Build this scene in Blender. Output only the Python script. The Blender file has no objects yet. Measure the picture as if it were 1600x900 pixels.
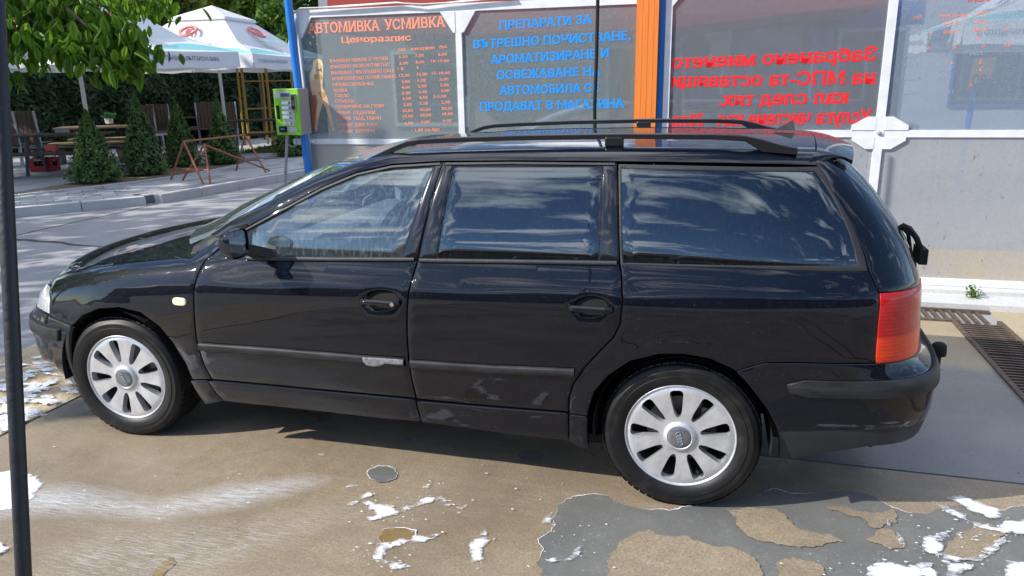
import bpy, bmesh, math, random
import numpy as np
from mathutils import Vector, Matrix, noise
from mathutils.geometry import delaunay_2d_cdt
random.seed(7); np.random.seed(7)
R = math.radians
SC = bpy.context.scene
COL = SC.collection

# ------------------------------------------------------------------ camera
CAM = np.array([2.817, -2.767, 1.714]); YAW, PITCH, ROLL, FPX = -0.278, 0.271, -0.018, 1170.7
_f = np.array([math.sin(YAW)*math.cos(PITCH), math.cos(YAW)*math.cos(PITCH), -math.sin(PITCH)])
_r = np.array([math.cos(YAW), -math.sin(YAW), 0.0]); _u = np.cross(_r, _f)
_r, _u = _r*math.cos(ROLL)+_u*math.sin(ROLL), -_r*math.sin(ROLL)+_u*math.cos(ROLL)
cd = bpy.data.cameras.new('camera'); cam = bpy.data.objects.new('camera', cd); COL.objects.link(cam)
cd.sensor_width = 36; cd.lens = 36*FPX/1600; cd.clip_end = 2000; cd.clip_start = .05
M = Matrix(((_r[0], _u[0], -_f[0], CAM[0]), (_r[1], _u[1], -_f[1], CAM[1]), (_r[2], _u[2], -_f[2], CAM[2]), (0, 0, 0, 1)))
cam.matrix_world = M; SC.camera = cam

# ------------------------------------------------------------------ light
SUN_D = Vector((.385, .245, -.315)).normalized()
EL = math.asin(-SUN_D.z); AZ = math.atan2(-SUN_D.x, -SUN_D.y)
W = bpy.data.worlds.new('World'); SC.world = W; W.use_nodes = True
nt = W.node_tree; nt.nodes.clear()
def N(t, typ, **kw):
    n = t.nodes.new(typ)
    for k, v in kw.items():
        if hasattr(n, k) and k not in n.inputs: setattr(n, k, v)
        else: n.inputs[k].default_value = v
    return n
out = N(nt, 'ShaderNodeOutputWorld'); bg = N(nt, 'ShaderNodeBackground'); bg.inputs[1].default_value = .15
sky = N(nt, 'ShaderNodeTexSky'); sky.sky_type = 'NISHITA'; sky.sun_disc = False
sky.sun_elevation = EL; sky.sun_rotation = AZ; sky.air_density = 1.0; sky.dust_density = .15; sky.ozone_density = 2.2
tc = N(nt, 'ShaderNodeTexCoord'); sep = N(nt, 'ShaderNodeSeparateXYZ'); nt.links.new(tc.outputs['Generated'], sep.inputs[0])
mx = N(nt, 'ShaderNodeMath', operation='MAXIMUM'); nt.links.new(sep.outputs[2], mx.inputs[0]); mx.inputs[1].default_value = .02
ad = N(nt, 'ShaderNodeMath', operation='ADD'); nt.links.new(mx.outputs[0], ad.inputs[0]); ad.inputs[1].default_value = .12
dv = N(nt, 'ShaderNodeVectorMath', operation='DIVIDE'); nt.links.new(tc.outputs['Generated'], dv.inputs[0])
cb = N(nt, 'ShaderNodeCombineXYZ')
for i in range(3): nt.links.new(ad.outputs[0], cb.inputs[i])
nt.links.new(cb.outputs[0], dv.inputs[1])
mp = N(nt, 'ShaderNodeMapping'); mp.inputs['Scale'].default_value = (.9, 1.25, .5); mp.inputs['Location'].default_value = (1.1, .4, 0)
nt.links.new(dv.outputs[0], mp.inputs[0])
nz = N(nt, 'ShaderNodeTexNoise'); nz.inputs['Scale'].default_value = 2.3; nz.inputs['Detail'].default_value = 8; nz.inputs['Roughness'].default_value = .60; nz.inputs['Distortion'].default_value = .25
nt.links.new(mp.outputs[0], nz.inputs['Vector'])
sx = N(nt, 'ShaderNodeSeparateXYZ'); nt.links.new(dv.outputs[0], sx.inputs[0])
ga = N(nt, 'ShaderNodeMath', operation='ADD'); nt.links.new(sx.outputs[0], ga.inputs[0]); ga.inputs[1].default_value = .42
gb_ = N(nt, 'ShaderNodeMath', operation='ABSOLUTE'); nt.links.new(ga.outputs[0], gb_.inputs[0])
gx = N(nt, 'ShaderNodeMapRange'); nt.links.new(gb_.outputs[0], gx.inputs[0]); gx.inputs[1].default_value = .05; gx.inputs[2].default_value = .55; gx.inputs[3].default_value = .04; gx.inputs[4].default_value = -.06   # cloud bank, thinner to both sides
gs_ = N(nt, 'ShaderNodeMath', operation='ADD'); nt.links.new(gx.outputs[0], gs_.inputs[0]); nt.links.new(nz.outputs[0], gs_.inputs[1])
rp = N(nt, 'ShaderNodeMapRange'); rp.inputs[1].default_value = .50; rp.inputs[2].default_value = .63; gz = N(nt, 'ShaderNodeMapRange'); nt.links.new(sep.outputs[2], gz.inputs[0]); gz.inputs[1].default_value = .62; gz.inputs[2].default_value = .85; gz.inputs[3].default_value = 0.; gz.inputs[4].default_value = .10   # more cloud overhead
gt_ = N(nt, 'ShaderNodeMath', operation='ADD'); nt.links.new(gs_.outputs[0], gt_.inputs[0]); nt.links.new(gz.outputs[0], gt_.inputs[1]); nt.links.new(gt_.outputs[0], rp.inputs[0])
cm = N(nt, 'ShaderNodeMix', data_type='RGBA'); cm.inputs[7].default_value = (10, 10.3, 11, 1)
nt.links.new(rp.outputs[0], cm.inputs[0]); tn = N(nt, 'ShaderNodeMix', data_type='RGBA', blend_type='MULTIPLY'); tn.inputs[0].default_value = 1; tn.inputs[7].default_value = (.66, .76, .88, 1); nt.links.new(sky.outputs[0], tn.inputs[6]); nt.links.new(tn.outputs[2], cm.inputs[6])
nt.links.new(cm.outputs[2], bg.inputs[0]); nt.links.new(bg.outputs[0], out.inputs[0])
sl = bpy.data.lights.new('sun', 'SUN'); sl.energy = 4.2; sl.angle = R(.5); sl.color = (1, .95, .86)
so = bpy.data.objects.new('sun', sl); COL.objects.link(so)
so.rotation_euler = SUN_D.to_track_quat('-Z', 'Y').to_euler(); so.location = (-10, -10, 12)
SC.view_settings.view_transform = 'Standard'; SC.view_settings.look = 'None'
SC.view_settings.exposure = .62; SC.view_settings.gamma = 1

# ------------------------------------------------------------------ helpers: pixels of the survey photograph -> points on known surfaces
def ray(px, py): return CAM, _f+_r*(px-800)/FPX+_u*(450-py)/FPX
def onz(px, py, z=0.): C, d = ray(px, py); return Vector(C+d*((z-C[2])/d[2]))
def ony(px, py, y): C, d = ray(px, py); return Vector(C+d*((y-C[1])/d[1]))
def onx(px, py, x): C, d = ray(px, py); return Vector(C+d*((x-C[0])/d[0]))
def atd(px, py, D): C, d = ray(px, py); return Vector(C+d*(D/math.hypot(d[0], d[1])))
def proj(P):
    d = np.array(P)-CAM; z = d@_f
    return np.array([800+FPX*(d@_r)/z, 450-FPX*(d@_u)/z])

# ------------------------------------------------------------------ materials
MATS = {}
def mat(name, col=(.5, .5, .5), rough=.6, metal=0, spec=.5, coat=0, coat_rough=.03, alpha=1, trans=0, ior=1.45,
        noise_amt=0, noise_scale=8, col2=None, bump=0, bump_scale=40, emis=None, stretch=None, island=0, sub=0, thin_trans=0):
    if name in MATS: return MATS[name]
    m = bpy.data.materials.new(name); m.use_nodes = True; t = m.node_tree; b = t.nodes['Principled BSDF']
    b.inputs['Base Color'].default_value = (*col, 1); b.inputs['Roughness'].default_value = rough; b.inputs['Metallic'].default_value = metal
    b.inputs['Specular IOR Level'].default_value = spec; b.inputs['Coat Weight'].default_value = coat; b.inputs['Coat Roughness'].default_value = coat_rough
    b.inputs['Transmission Weight'].default_value = trans; b.inputs['IOR'].default_value = ior; b.inputs['Alpha'].default_value = alpha
    if emis: b.inputs['Emission Color'].default_value = (*emis, 1); b.inputs['Emission Strength'].default_value = 1
    co = t.nodes.new('ShaderNodeTexCoord'); vec = co.outputs['Object']
    if stretch:
        mpn = t.nodes.new('ShaderNodeMapping'); mpn.inputs['Scale'].default_value = stretch; t.links.new(vec, mpn.inputs[0]); vec = mpn.outputs[0]
    cur = None
    if noise_amt or col2:
        n = t.nodes.new('ShaderNodeTexNoise'); n.inputs['Scale'].default_value = noise_scale; n.inputs['Detail'].default_value = 8; n.inputs['Roughness'].default_value = .65
        t.links.new(vec, n.inputs['Vector'])
        r = t.nodes.new('ShaderNodeMapRange'); r.inputs[1].default_value = .35; r.inputs[2].default_value = .65; t.links.new(n.outputs[0], r.inputs[0])
        x = t.nodes.new('ShaderNodeMix'); x.data_type = 'RGBA'
        c2 = col2 if col2 else tuple(c*(1-noise_amt) for c in col)
        x.inputs[6].default_value = (*col, 1); x.inputs[7].default_value = (*c2, 1)
        t.links.new(r.outputs[0], x.inputs[0]); cur = x.outputs[2]
    if island:
        g = t.nodes.new('ShaderNodeNewGeometry'); hs = t.nodes.new('ShaderNodeHueSaturation'); hs.inputs['Color'].default_value = (*col, 1)
        if cur: t.links.new(cur, hs.inputs['Color'])
        r = t.nodes.new('ShaderNodeMapRange'); r.inputs[3].default_value = 1-island; r.inputs[4].default_value = 1+island
        t.links.new(g.outputs['Random Per Island'], r.inputs[0]); t.links.new(r.outputs[0], hs.inputs['Value']); cur = hs.outputs[0]
    if cur: t.links.new(cur, b.inputs['Base Color'])
    if bump:
        n = t.nodes.new('ShaderNodeTexNoise'); n.inputs['Scale'].default_value = bump_scale; n.inputs['Detail'].default_value = 6
        t.links.new(vec, n.inputs['Vector']); bp = t.nodes.new('ShaderNodeBump'); bp.inputs['Strength'].default_value = bump; bp.inputs['Distance'].default_value = .01
        t.links.new(n.outputs[0], bp.inputs['Height']); t.links.new(bp.outputs[0], b.inputs['Normal'])
    if thin_trans:
        tr = t.nodes.new('ShaderNodeBsdfTranslucent'); ms = t.nodes.new('ShaderNodeMixShader'); ms.inputs[0].default_value = thin_trans
        if cur: t.links.new(cur, tr.inputs[0])
        else: tr.inputs[0].default_value = (*col, 1)
        o = t.nodes['Material Output']; t.links.new(b.outputs[0], ms.inputs[1]); t.links.new(tr.outputs[0], ms.inputs[2]); t.links.new(ms.outputs[0], o.inputs[0])
    MATS[name] = m; return m

def nodes_of(name):
    m = bpy.data.materials.new(name); m.use_nodes = True; MATS[name] = m
    return m, m.node_tree, m.node_tree.nodes['Principled BSDF'], m.node_tree.nodes['Material Output']
def nnoise(t, vec, scale, detail=8, rough=.6, dist=0):
    n = t.nodes.new('ShaderNodeTexNoise'); n.inputs['Scale'].default_value = scale; n.inputs['Detail'].default_value = detail
    n.inputs['Roughness'].default_value = rough; n.inputs['Distortion'].default_value = dist; t.links.new(vec, n.inputs['Vector']); return n.outputs[0]
def nrange(t, v, a, b, c=0., d=1.):
    r = t.nodes.new('ShaderNodeMapRange'); t.links.new(v, r.inputs[0])
    for i, q in enumerate((a, b, c, d)): r.inputs[i+1].default_value = q
    return r.outputs[0]
def nmix(t, f, a, b):
    x = t.nodes.new('ShaderNodeMix'); x.data_type = 'RGBA'
    for i, v in ((0, f), (6, a), (7, b)):
        if isinstance(v, (tuple, float, int)): x.inputs[i].default_value = v if i == 0 else (*v, 1)
        else: t.links.new(v, x.inputs[i])
    return x.outputs[2]
def nmath(t, op, a, b):
    x = t.nodes.new('ShaderNodeMath'); x.operation = op
    for i, v in ((0, a), (1, b)):
        if isinstance(v, (float, int)): x.inputs[i].default_value = v
        else: t.links.new(v, x.inputs[i])
    return x.outputs[0]
def nmap(t, vec, scale, loc=(0, 0, 0), rot=(0, 0, 0)):
    m = t.nodes.new('ShaderNodeMapping'); m.inputs['Scale'].default_value = scale; m.inputs['Location'].default_value = loc; m.inputs['Rotation'].default_value = rot
    t.links.new(vec, m.inputs[0]); return m.outputs[0]
def ocoord(t): return t.nodes.new('ShaderNodeTexCoord').outputs['Object']
def nbump(t, h, b, strength=.3, dist=.01, slot='Normal'):
    x = t.nodes.new('ShaderNodeBump'); x.inputs['Strength'].default_value = strength; x.inputs['Distance'].default_value = dist
    t.links.new(h, x.inputs['Height']); t.links.new(x.outputs[0], b.inputs[slot]); return x

def m_paint():
    m, t, b, o = nodes_of('car_paint'); v = ocoord(t)
    d1 = nrange(t, nnoise(t, nmap(t, v, (1.2, 1, 3)), 2.2, 9, .65), .42, .72)        # dried dirt clouds
    d2 = nrange(t, nnoise(t, nmap(t, v, (40, 40, 3)), 1, 4), .52, .75)               # vertical run marks
    sp = t.nodes.new('ShaderNodeSeparateXYZ'); t.links.new(v, sp.inputs[0])
    low = nrange(t, sp.outputs[2], .75, .2)                                            # road dust low on the body
    dust = nmath(t, 'ADD', nmath(t, 'MULTIPLY', d1, .004), nmath(t, 'ADD', nmath(t, 'MULTIPLY', d2, .003), nmath(t, 'MULTIPLY', low, .006)))
    st = nrange(t, nnoise(t, nmap(t, v, (26, 26, 2)), 1, 6, .7), .42, .70)            # dusty film with wash runs on the wing and the front door
    reg = nmath(t, 'MULTIPLY', nrange(t, nmath(t, 'ADD', sp.outputs[0], nmath(t, 'MULTIPLY', nnoise(t, v, 2.5, 5), .7)), 1.45, 1.0), nrange(t, nmath(t, 'ADD', sp.outputs[2], nmath(t, 'MULTIPLY', st, -.25)), .72, .98))
    dust = nmath(t, 'ADD', dust, nmath(t, 'MULTIPLY', nmath(t, 'MULTIPLY', reg, nmath(t, 'ADD', st, .2)), .035))
    spots = nrange(t, nnoise(t, v, 150, 2), .70, .74)
    dust = nmath(t, 'ADD', dust, nmath(t, 'MULTIPLY', spots, .14))
    c = nmix(t, dust, (.0012, .0022, .0060), (.36, .36, .38)); t.links.new(c, b.inputs['Base Color'])
    b.inputs['Metallic'].default_value = .0; b.inputs['Roughness'].default_value = .5; b.inputs['Specular IOR Level'].default_value = .04
    b.inputs['Coat Weight'].default_value = 1; b.inputs['Coat IOR'].default_value = 1.47
    t.links.new(nrange(t, d1, 0, 1, .015, .06), b.inputs['Coat Roughness'])
    drops = nrange(t, nnoise(t, v, 210, 1), .66, .8)
    bp = nbump(t, nmath(t, 'ADD', drops, nmath(t, 'MULTIPLY', nnoise(t, v, 9, 2), .35)), b, .12, .002, 'Coat Normal')
    return m
PAINT = m_paint()
PLAST = mat('black_trim', (.022, .023, .026), .5, noise_amt=.4, bump=.25, bump_scale=260)
def m_mould():
    m, t, b, o = nodes_of('grey_moulding'); v = ocoord(t)
    d = nrange(t, nnoise(t, nmap(t, v, (1, 1, 4)), 7, 8), .4, .7)
    t.links.new(nmix(t, d, (.012, .013, .015), (.035, .035, .038)), b.inputs['Base Color']); b.inputs['Roughness'].default_value = .5; b.inputs['Specular IOR Level'].default_value = .3
    nbump(t, nnoise(t, v, 300, 2), b, .15, .003); return m
MOULD = m_mould()
BLACK = mat('matt_black', (.008, .008, .009), .85)
GLOSSBLACK = mat('gloss_black', (.008, .008, .01), .12, coat=.6)
def m_rubber():
    m, t, b, o = nodes_of('tyre_rubber'); v = ocoord(t)
    d = nrange(t, nnoise(t, v, 14, 8), .5, .75)
    t.links.new(nmix(t, d, (.007, .007, .008), (.022, .022, .022)), b.inputs['Base Color']); b.inputs['Roughness'].default_value = .48; b.inputs['Specular IOR Level'].default_value = .35
    nbump(t, nnoise(t, v, 220, 3), b, .12, .003); return m
RUBBER = m_rubber()
ALLOY = mat('alloy_silver', (.66, .67, .70), .38, metal=.55, coat=1, coat_rough=.05, noise_amt=.28, noise_scale=13, bump=.03, bump_scale=300)
ALLOYD = mat('dark_metal', (.10, .10, .105), .5, metal=.7)
CHROME = mat('chrome', (.75, .75, .77), .12, metal=1)
def m_glass(name, tint, refl, F0=1.9, dirt=.02, streak=.0, dirtcol=(.55, .62, .66)):
    """window: tinted see-through, strong sky reflection, thin film of dried water"""
    m, t, b, o = nodes_of(name); v = ocoord(t); t.nodes.remove(b)
    tr = t.nodes.new('ShaderNodeBsdfTransparent'); tr.inputs[0].default_value = (*tint, 1)
    gl = t.nodes.new('ShaderNodeBsdfGlossy'); gl.inputs['Roughness'].default_value = .012; gl.inputs[0].default_value = refl
    fr = t.nodes.new('ShaderNodeFresnel'); fr.inputs[0].default_value = F0
    mp1 = nmath(t, 'ADD', nnoise(t, nmap(t, v, (1.4, 1.4, 1.4)), 2, 1), 0.)
    bp = t.nodes.new('ShaderNodeBump'); bp.inputs['Strength'].default_value = .015; bp.inputs['Distance'].default_value = .02; t.links.new(mp1, bp.inputs['Height'])
    t.links.new(bp.outputs[0], gl.inputs['Normal'])
    a = t.nodes.new('ShaderNodeMixShader'); t.links.new(fr.outputs[0], a.inputs[0]); t.links.new(tr.outputs[0], a.inputs[1]); t.links.new(gl.outputs[0], a.inputs[2])
    df = t.nodes.new('ShaderNodeBsdfDiffuse'); df.inputs[0].default_value = (*dirtcol, 1)
    s = nrange(t, nnoise(t, nmap(t, v, (110, 110, 2.6)), 1, 4, .6), .48, .72, 0, streak)
    s = nmath(t, 'ADD', nmath(t, 'ADD', s, dirt), nrange(t, nnoise(t, v, 130, 2), .72, .76, 0, .12))
    c = t.nodes.new('ShaderNodeMixShader'); t.links.new(s, c.inputs[0]); t.links.new(a.outputs[0], c.inputs[1]); t.links.new(df.outputs[0], c.inputs[2])
    t.links.new(c.outputs[0], o.inputs[0]); return m
GLASS_F = m_glass('front_side_glass', (.70, .80, .82), (.92, .98, 1, 1), 2.2, .03, .09, (.6, .75, .78))
GLASS_D = m_glass('tinted_side_glass', (.03, .035, .04), (.80, .92, 1, 1), 2.05, .004, .015, (.4, .45, .5))
def m_conc(name, c1, c2, c3, r1=.75, r2=.9, scale=1.2, grain=90, spec=.4):
    m, t, b, o = nodes_of(name); v = ocoord(t)
    a = nrange(t, nnoise(t, v, scale, 10, .62, .4), .35, .68); g = nrange(t, nnoise(t, v, grain, 4, .7), .3, .72)
    k = nrange(t, nnoise(t, v, scale*5, 6, .6), .56, .72)
    c = nmix(t, a, c1, c2); c = nmix(t, nmath(t, 'MULTIPLY', k, .5), c, c3)
    c = nmix(t, nmath(t, 'MULTIPLY', g, .42), c, tuple(x*.45 for x in c1)); t.links.new(c, b.inputs['Base Color'])
    t.links.new(nrange(t, a, 0, 1, r1, r2), b.inputs['Roughness']); b.inputs['Specular IOR Level'].default_value = spec
    if name == 'grey_wet_film':
        s1 = nrange(t, nnoise(t, v, 260, 2, .6), .62, .70); s2 = nrange(t, nnoise(t, v, 3.5, 7, .65), .45, .65); s3 = nrange(t, nnoise(t, v, 55, 5, .8), .60, .68)
        c = nmix(t, nmath(t, 'MULTIPLY', nmath(t, 'ADD', nmath(t, 'MULTIPLY', s1, .8), nmath(t, 'MULTIPLY', s3, .5)), s2), c, (.55, .55, .54)); t.links.new(c, b.inputs['Base Color'])
    nbump(t, nnoise(t, v, grain*1.3, 5, .7), b, .55, .004); return m
def m_slab():
    m, t, b, o = nodes_of('tan_concrete'); v = ocoord(t)
    a = nrange(t, nnoise(t, v, .8, 10, .65, .5), .35, .66); g = nrange(t, nnoise(t, v, 95, 5, .8), .36, .66); g2 = nrange(t, nnoise(t, v, 17, 9, .75), .45, .68)
    sk = nrange(t, nnoise(t, nmap(t, v, (2.2, 14, 1), rot=(0, 0, R(16))), 1.2, 7, .65), .50, .72)     # broom and wash streaks
    pale = nrange(t, nnoise(t, v, 2.6, 9, .7, .3), .52, .72); gr = nrange(t, nnoise(t, v, 330, 2), .68, .73)
    c = nmix(t, a, (.385, .31, .215), (.235, .185, .13)); c = nmix(t, nmath(t, 'MULTIPLY', sk, .35), c, (.46, .40, .31)); c = nmix(t, nmath(t, 'MULTIPLY', pale, .4), c, (.44, .36, .25))
    c = nmix(t, nmath(t, 'MULTIPLY', g, .75), c, (.12, .09, .06)); c = nmix(t, nmath(t, 'MULTIPLY', g2, .5), c, (.19, .15, .10)); c = nmix(t, nmath(t, 'MULTIPLY', gr, .6), c, (.62, .58, .5)); t.links.new(c, b.inputs['Base Color'])
    w = nrange(t, nnoise(t, v, 1.4, 8, .6), .42, .60)
    t.links.new(nrange(t, w, 0, 1, .68, .20), b.inputs['Roughness']); b.inputs['Specular IOR Level'].default_value = .5
    nbump(t, nmath(t, 'ADD', nnoise(t, v, 190, 5, .7), nmath(t, 'MULTIPLY', nnoise(t, v, 30, 5), .5)), b, .5, .004); return m
SLAB = m_slab()
WET = m_conc('wet_concrete', (.15, .135, .12), (.11, .105, .10), (.20, .17, .13), .14, .34, 1.1, 60, .55)
STREET = m_conc('street_concrete', (.33, .335, .35), (.27, .275, .285), (.40, .40, .40), .8, .9, .8, 60)
APRON = m_conc('cream_concrete', (.42, .36, .25), (.34, .28, .18), (.5, .45, .35), .7, .9, 2.5, 50)
PAVE = m_conc('paver_grey', (.44, .44, .45), (.36, .36, .375), (.50, .50, .50), .8, .9, 2, 70)
KERB = m_conc('kerb_concrete', (.58, .58, .58), (.50, .50, .50), (.64, .64, .64), .8, .9, 4, 60)
PUDDLE = m_conc('grey_wet_film', (.17, .17, .16), (.125, .125, .12), (.24, .24, .23), .3, .5, 3, 160, .5)
BLUE = mat('blue_paint', (.012, .19, .62), .4, noise_amt=.2, noise_scale=5, coat=.3)
ORANGE = mat('orange_paint', (.80, .22, .035), .5, noise_amt=.15, noise_scale=4, stretch=(8, 8, .6))
WHITE = mat('white_frame', (.76, .77, .78), .42, noise_amt=.16, noise_scale=9, bump=.06)
GREYSTEEL = mat('grey_steel', (.30, .31, .33), .45, metal=.4)
RUST = mat('rusty_paint', (.42, .13, .06), .7, col2=(.22, .10, .07), noise_scale=16)

# ------------------------------------------------------------------ objects
def props(o, label=None, cat=None, group=None, kind=None):
    for k, v in (('label', label), ('category', cat), ('group', group), ('kind', kind)):
        if v: o[k] = v
    return o
def thing(name, label, cat, loc=(0, 0, 0), rz=0, group=None, kind=None):
    o = bpy.data.objects.new(name, None); COL.objects.link(o); o.location = loc; o.rotation_euler = (0, 0, rz); o.empty_display_size = .2
    return props(o, label, cat, group, kind)
def link(name, me, parent=None, world=False):
    o = bpy.data.objects.new(name, me); COL.objects.link(o)
    if parent is not None:
        o.parent = parent
        if world:
            b = Vector((0, 0, 0)); p = parent
            while p is not None: b += Vector(p.location); p = p.parent
            o.location = -b
    return o
def meshdata(name, V, F, m, smooth=False, ms=None, mi=None):
    me = bpy.data.meshes.new(name); me.from_pydata([tuple(v) for v in V], [], F)
    for x in (m if isinstance(m, (list, tuple)) else [m]): me.materials.append(x)
    if mi: me.polygons.foreach_set('material_index', mi)
    if smooth: me.polygons.foreach_set('use_smooth', [True]*len(me.polygons))
    me.update(); return me
def dup(root, **kw):
    r = root.copy(); COL.objects.link(r)
    for k, v in kw.items():
        if k in ('location', 'rotation_euler', 'scale'): setattr(r, k, v)
        else: r[k] = v
    for ch in list(root.children):
        c = ch.copy(); COL.objects.link(c); c.parent = r
        for g in list(ch.children):
            d = g.copy(); COL.objects.link(d); d.parent = c
    return r
class MB:
    def __init__(s): s.V = []; s.F = []
    def add(s, V, F):
        k = len(s.V); s.V += [Vector(v) for v in V]; s.F += [tuple(i+k for i in f) for f in F]; return s
    def box(s, c, d, rz=0, rx=0, ry=0, bev=0):
        m = Matrix.Rotation(rz, 3, 'Z') @ Matrix.Rotation(ry, 3, 'Y') @ Matrix.Rotation(rx, 3, 'X')
        if bev:
            bm = bmesh.new(); bmesh.ops.create_cube(bm, size=1); bmesh.ops.scale(bm, vec=d, verts=bm.verts)
            bmesh.ops.bevel(bm, geom=bm.edges[:], offset=bev, segments=2, affect='EDGES', profile=.5)
            bm.verts.index_update()
            s.add([m @ v.co+Vector(c) for v in bm.verts], [[v.index for v in f.verts] for f in bm.faces]); bm.free(); return s
        V = [m @ Vector((x*d[0]/2, y*d[1]/2, z*d[2]/2))+Vector(c) for x in (-1, 1) for y in (-1, 1) for z in (-1, 1)]
        return s.add(V, [(0, 1, 3, 2), (4, 6, 7, 5), (0, 4, 5, 1), (2, 3, 7, 6), (0, 2, 6, 4), (1, 5, 7, 3)])
    def tube(s, P, r, n=8, cap=True, closed=False):
        P = [Vector(p) for p in P]; k = len(s.V); rr = r if isinstance(r, (list, tuple)) else [r]*len(P); last = None
        for i, p in enumerate(P):
            a = P[i-1] if (i or closed) else p; b = P[(i+1) % len(P)] if (i < len(P)-1 or closed) else p
            t = (b-a).normalized()
            if last is None: x = t.cross(Vector((0, 0, 1)) if abs(t.z) < .9 else Vector((1, 0, 0))).normalized()
            else: x = (last-t*last.dot(t)).normalized()
            last = x; y = t.cross(x)
            for j in range(n): a_ = 2*math.pi*j/n; s.V.append(p+(x*math.cos(a_)+y*math.sin(a_))*rr[i])
        m = len(P)
        for i in range(m if closed else m-1):
            for j in range(n):
                i2 = (i+1) % m; s.F.append((k+i*n+j, k+i*n+(j+1) % n, k+i2*n+(j+1) % n, k+i2*n+j))
        if cap and not closed: s.F.append(tuple(k+j for j in range(n))[::-1]); s.F.append(tuple(k+(m-1)*n+j for j in range(n)))
        return s
    def lathe(s, prof, c, axis='Z', n=48, closed=False):
        """prof: (radius, height)"""
        k = len(s.V)
        for r, h in prof:
            for j in range(n):
                a = 2*math.pi*j/n; q = (r*math.cos(a), r*math.sin(a), h)
                if axis == 'Y': q = (q[0], q[2], q[1])
                if axis == 'X': q = (q[2], q[0], q[1])
                s.V.append(Vector(q)+Vector(c))
        m = len(prof)
        for i in range(m if closed else m-1):
            for j in range(n): i2 = (i+1) % m; s.F.append((k+i*n+j, k+i*n+(j+1) % n, k+i2*n+(j+1) % n, k+i2*n+j))
        return s
    def prism(s, poly, fn, d):
        """poly of 2D points, fn(a,b,depth)->3D"""
        n = len(poly); V = [fn(a, b, 0) for a, b in poly]+[fn(a, b, d) for a, b in poly]
        return s.add(V, [tuple(range(n)), tuple(range(2*n-1, n-1, -1))]+[(i, n+i, n+(i+1) % n, (i+1) % n) for i in range(n)])
    def grid(s, P, flip=False):
        k = len(s.V); a = len(P); b = len(P[0])
        for row in P: s.V += [Vector(p) for p in row]
        for i in range(a-1):
            for j in range(b-1):
                f = (k+i*b+j, k+i*b+j+1, k+(i+1)*b+j+1, k+(i+1)*b+j); s.F.append(f[::-1] if flip else f)
        return s
    def build(s, name, m, parent=None, smooth=False, world=False, angle=None):
        me = meshdata(name, s.V, s.F, m, smooth)
        bm = bmesh.new(); bm.from_mesh(me); bmesh.ops.recalc_face_normals(bm, faces=bm.faces) if not smooth or angle else None
        if angle:
            for e in bm.edges:
                if len(e.link_faces) == 2 and e.calc_face_angle(0) > R(angle): e.smooth = False
        bm.to_mesh(me); bm.free()
        if angle: me.polygons.foreach_set('use_smooth', [True]*len(me.polygons))
        return link(name, me, parent, world)
def leafmesh(name, C, Nn, size, m, smooth=False, elong=1.6):
    """many small diamond leaves; C centres, Nn normals (numpy), size scalar or array"""
    n = len(C); Nn = Nn/np.linalg.norm(Nn, axis=1)[:, None]
    up = np.random.normal(size=(n, 3)); up[:, 2] += .5
    a = np.cross(Nn, up); a /= np.linalg.norm(a, axis=1)[:, None]+1e-9; b = np.cross(Nn, a)
    s = (size*np.random.uniform(.6, 1.4, n))[:, None]
    V = np.stack([C-b*s*elong*.5, C+a*s*.4, C+b*s*elong*.5, C-a*s*.4], 1).reshape(-1, 3)
    me = bpy.data.meshes.new(name); me.vertices.add(4*n); me.vertices.foreach_set('co', V.ravel())
    me.loops.add(4*n); me.loops.foreach_set('vertex_index', np.arange(4*n)); me.polygons.add(n)
    me.polygons.foreach_set('loop_start', np.arange(n)*4); me.polygons.foreach_set('loop_total', np.full(n, 4))
    me.update(calc_edges=True)
    for x in (m if isinstance(m, (list, tuple)) else [m]): me.materials.append(x)
    return me

def inside(p, poly):
    x, y = p; c = False; n = len(poly); j = n-1
    for i in range(n):
        xi, yi = poly[i]; xj, yj = poly[j]
        if (yi > y) != (yj > y) and x < (xj-xi)*(y-yi)/(yj-yi+1e-12)+xi: c = not c
        j = i
    return c
def resample(poly, sp):
    o = []
    n = len(poly)
    for i in range(n):
        a = Vector(poly[i]); b = Vector(poly[(i+1) % n]); k = max(1, int(math.ceil((b-a).length/sp)))
        for j in range(k): o.append(tuple(a+(b-a)*j/k))
    return o
def smooth_poly(P, it=1, keep=()):
    """corner cutting that keeps the listed vertex indices sharp"""
    P = [(tuple(p), i in keep) for i, p in enumerate(P)]
    for _ in range(it):
        o = []
        n = len(P)
        for i in range(n):
            p, k = P[i]
            if k: o.append((p, True)); continue
            a = Vector(P[i-1][0]); b = Vector(P[(i+1) % n][0]); q = Vector(p)
            o.append((tuple(q*.72+a*.28), False)); o.append((tuple(q*.72+b*.28), False))
        P = o
    return [p for p, _ in P]
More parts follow.
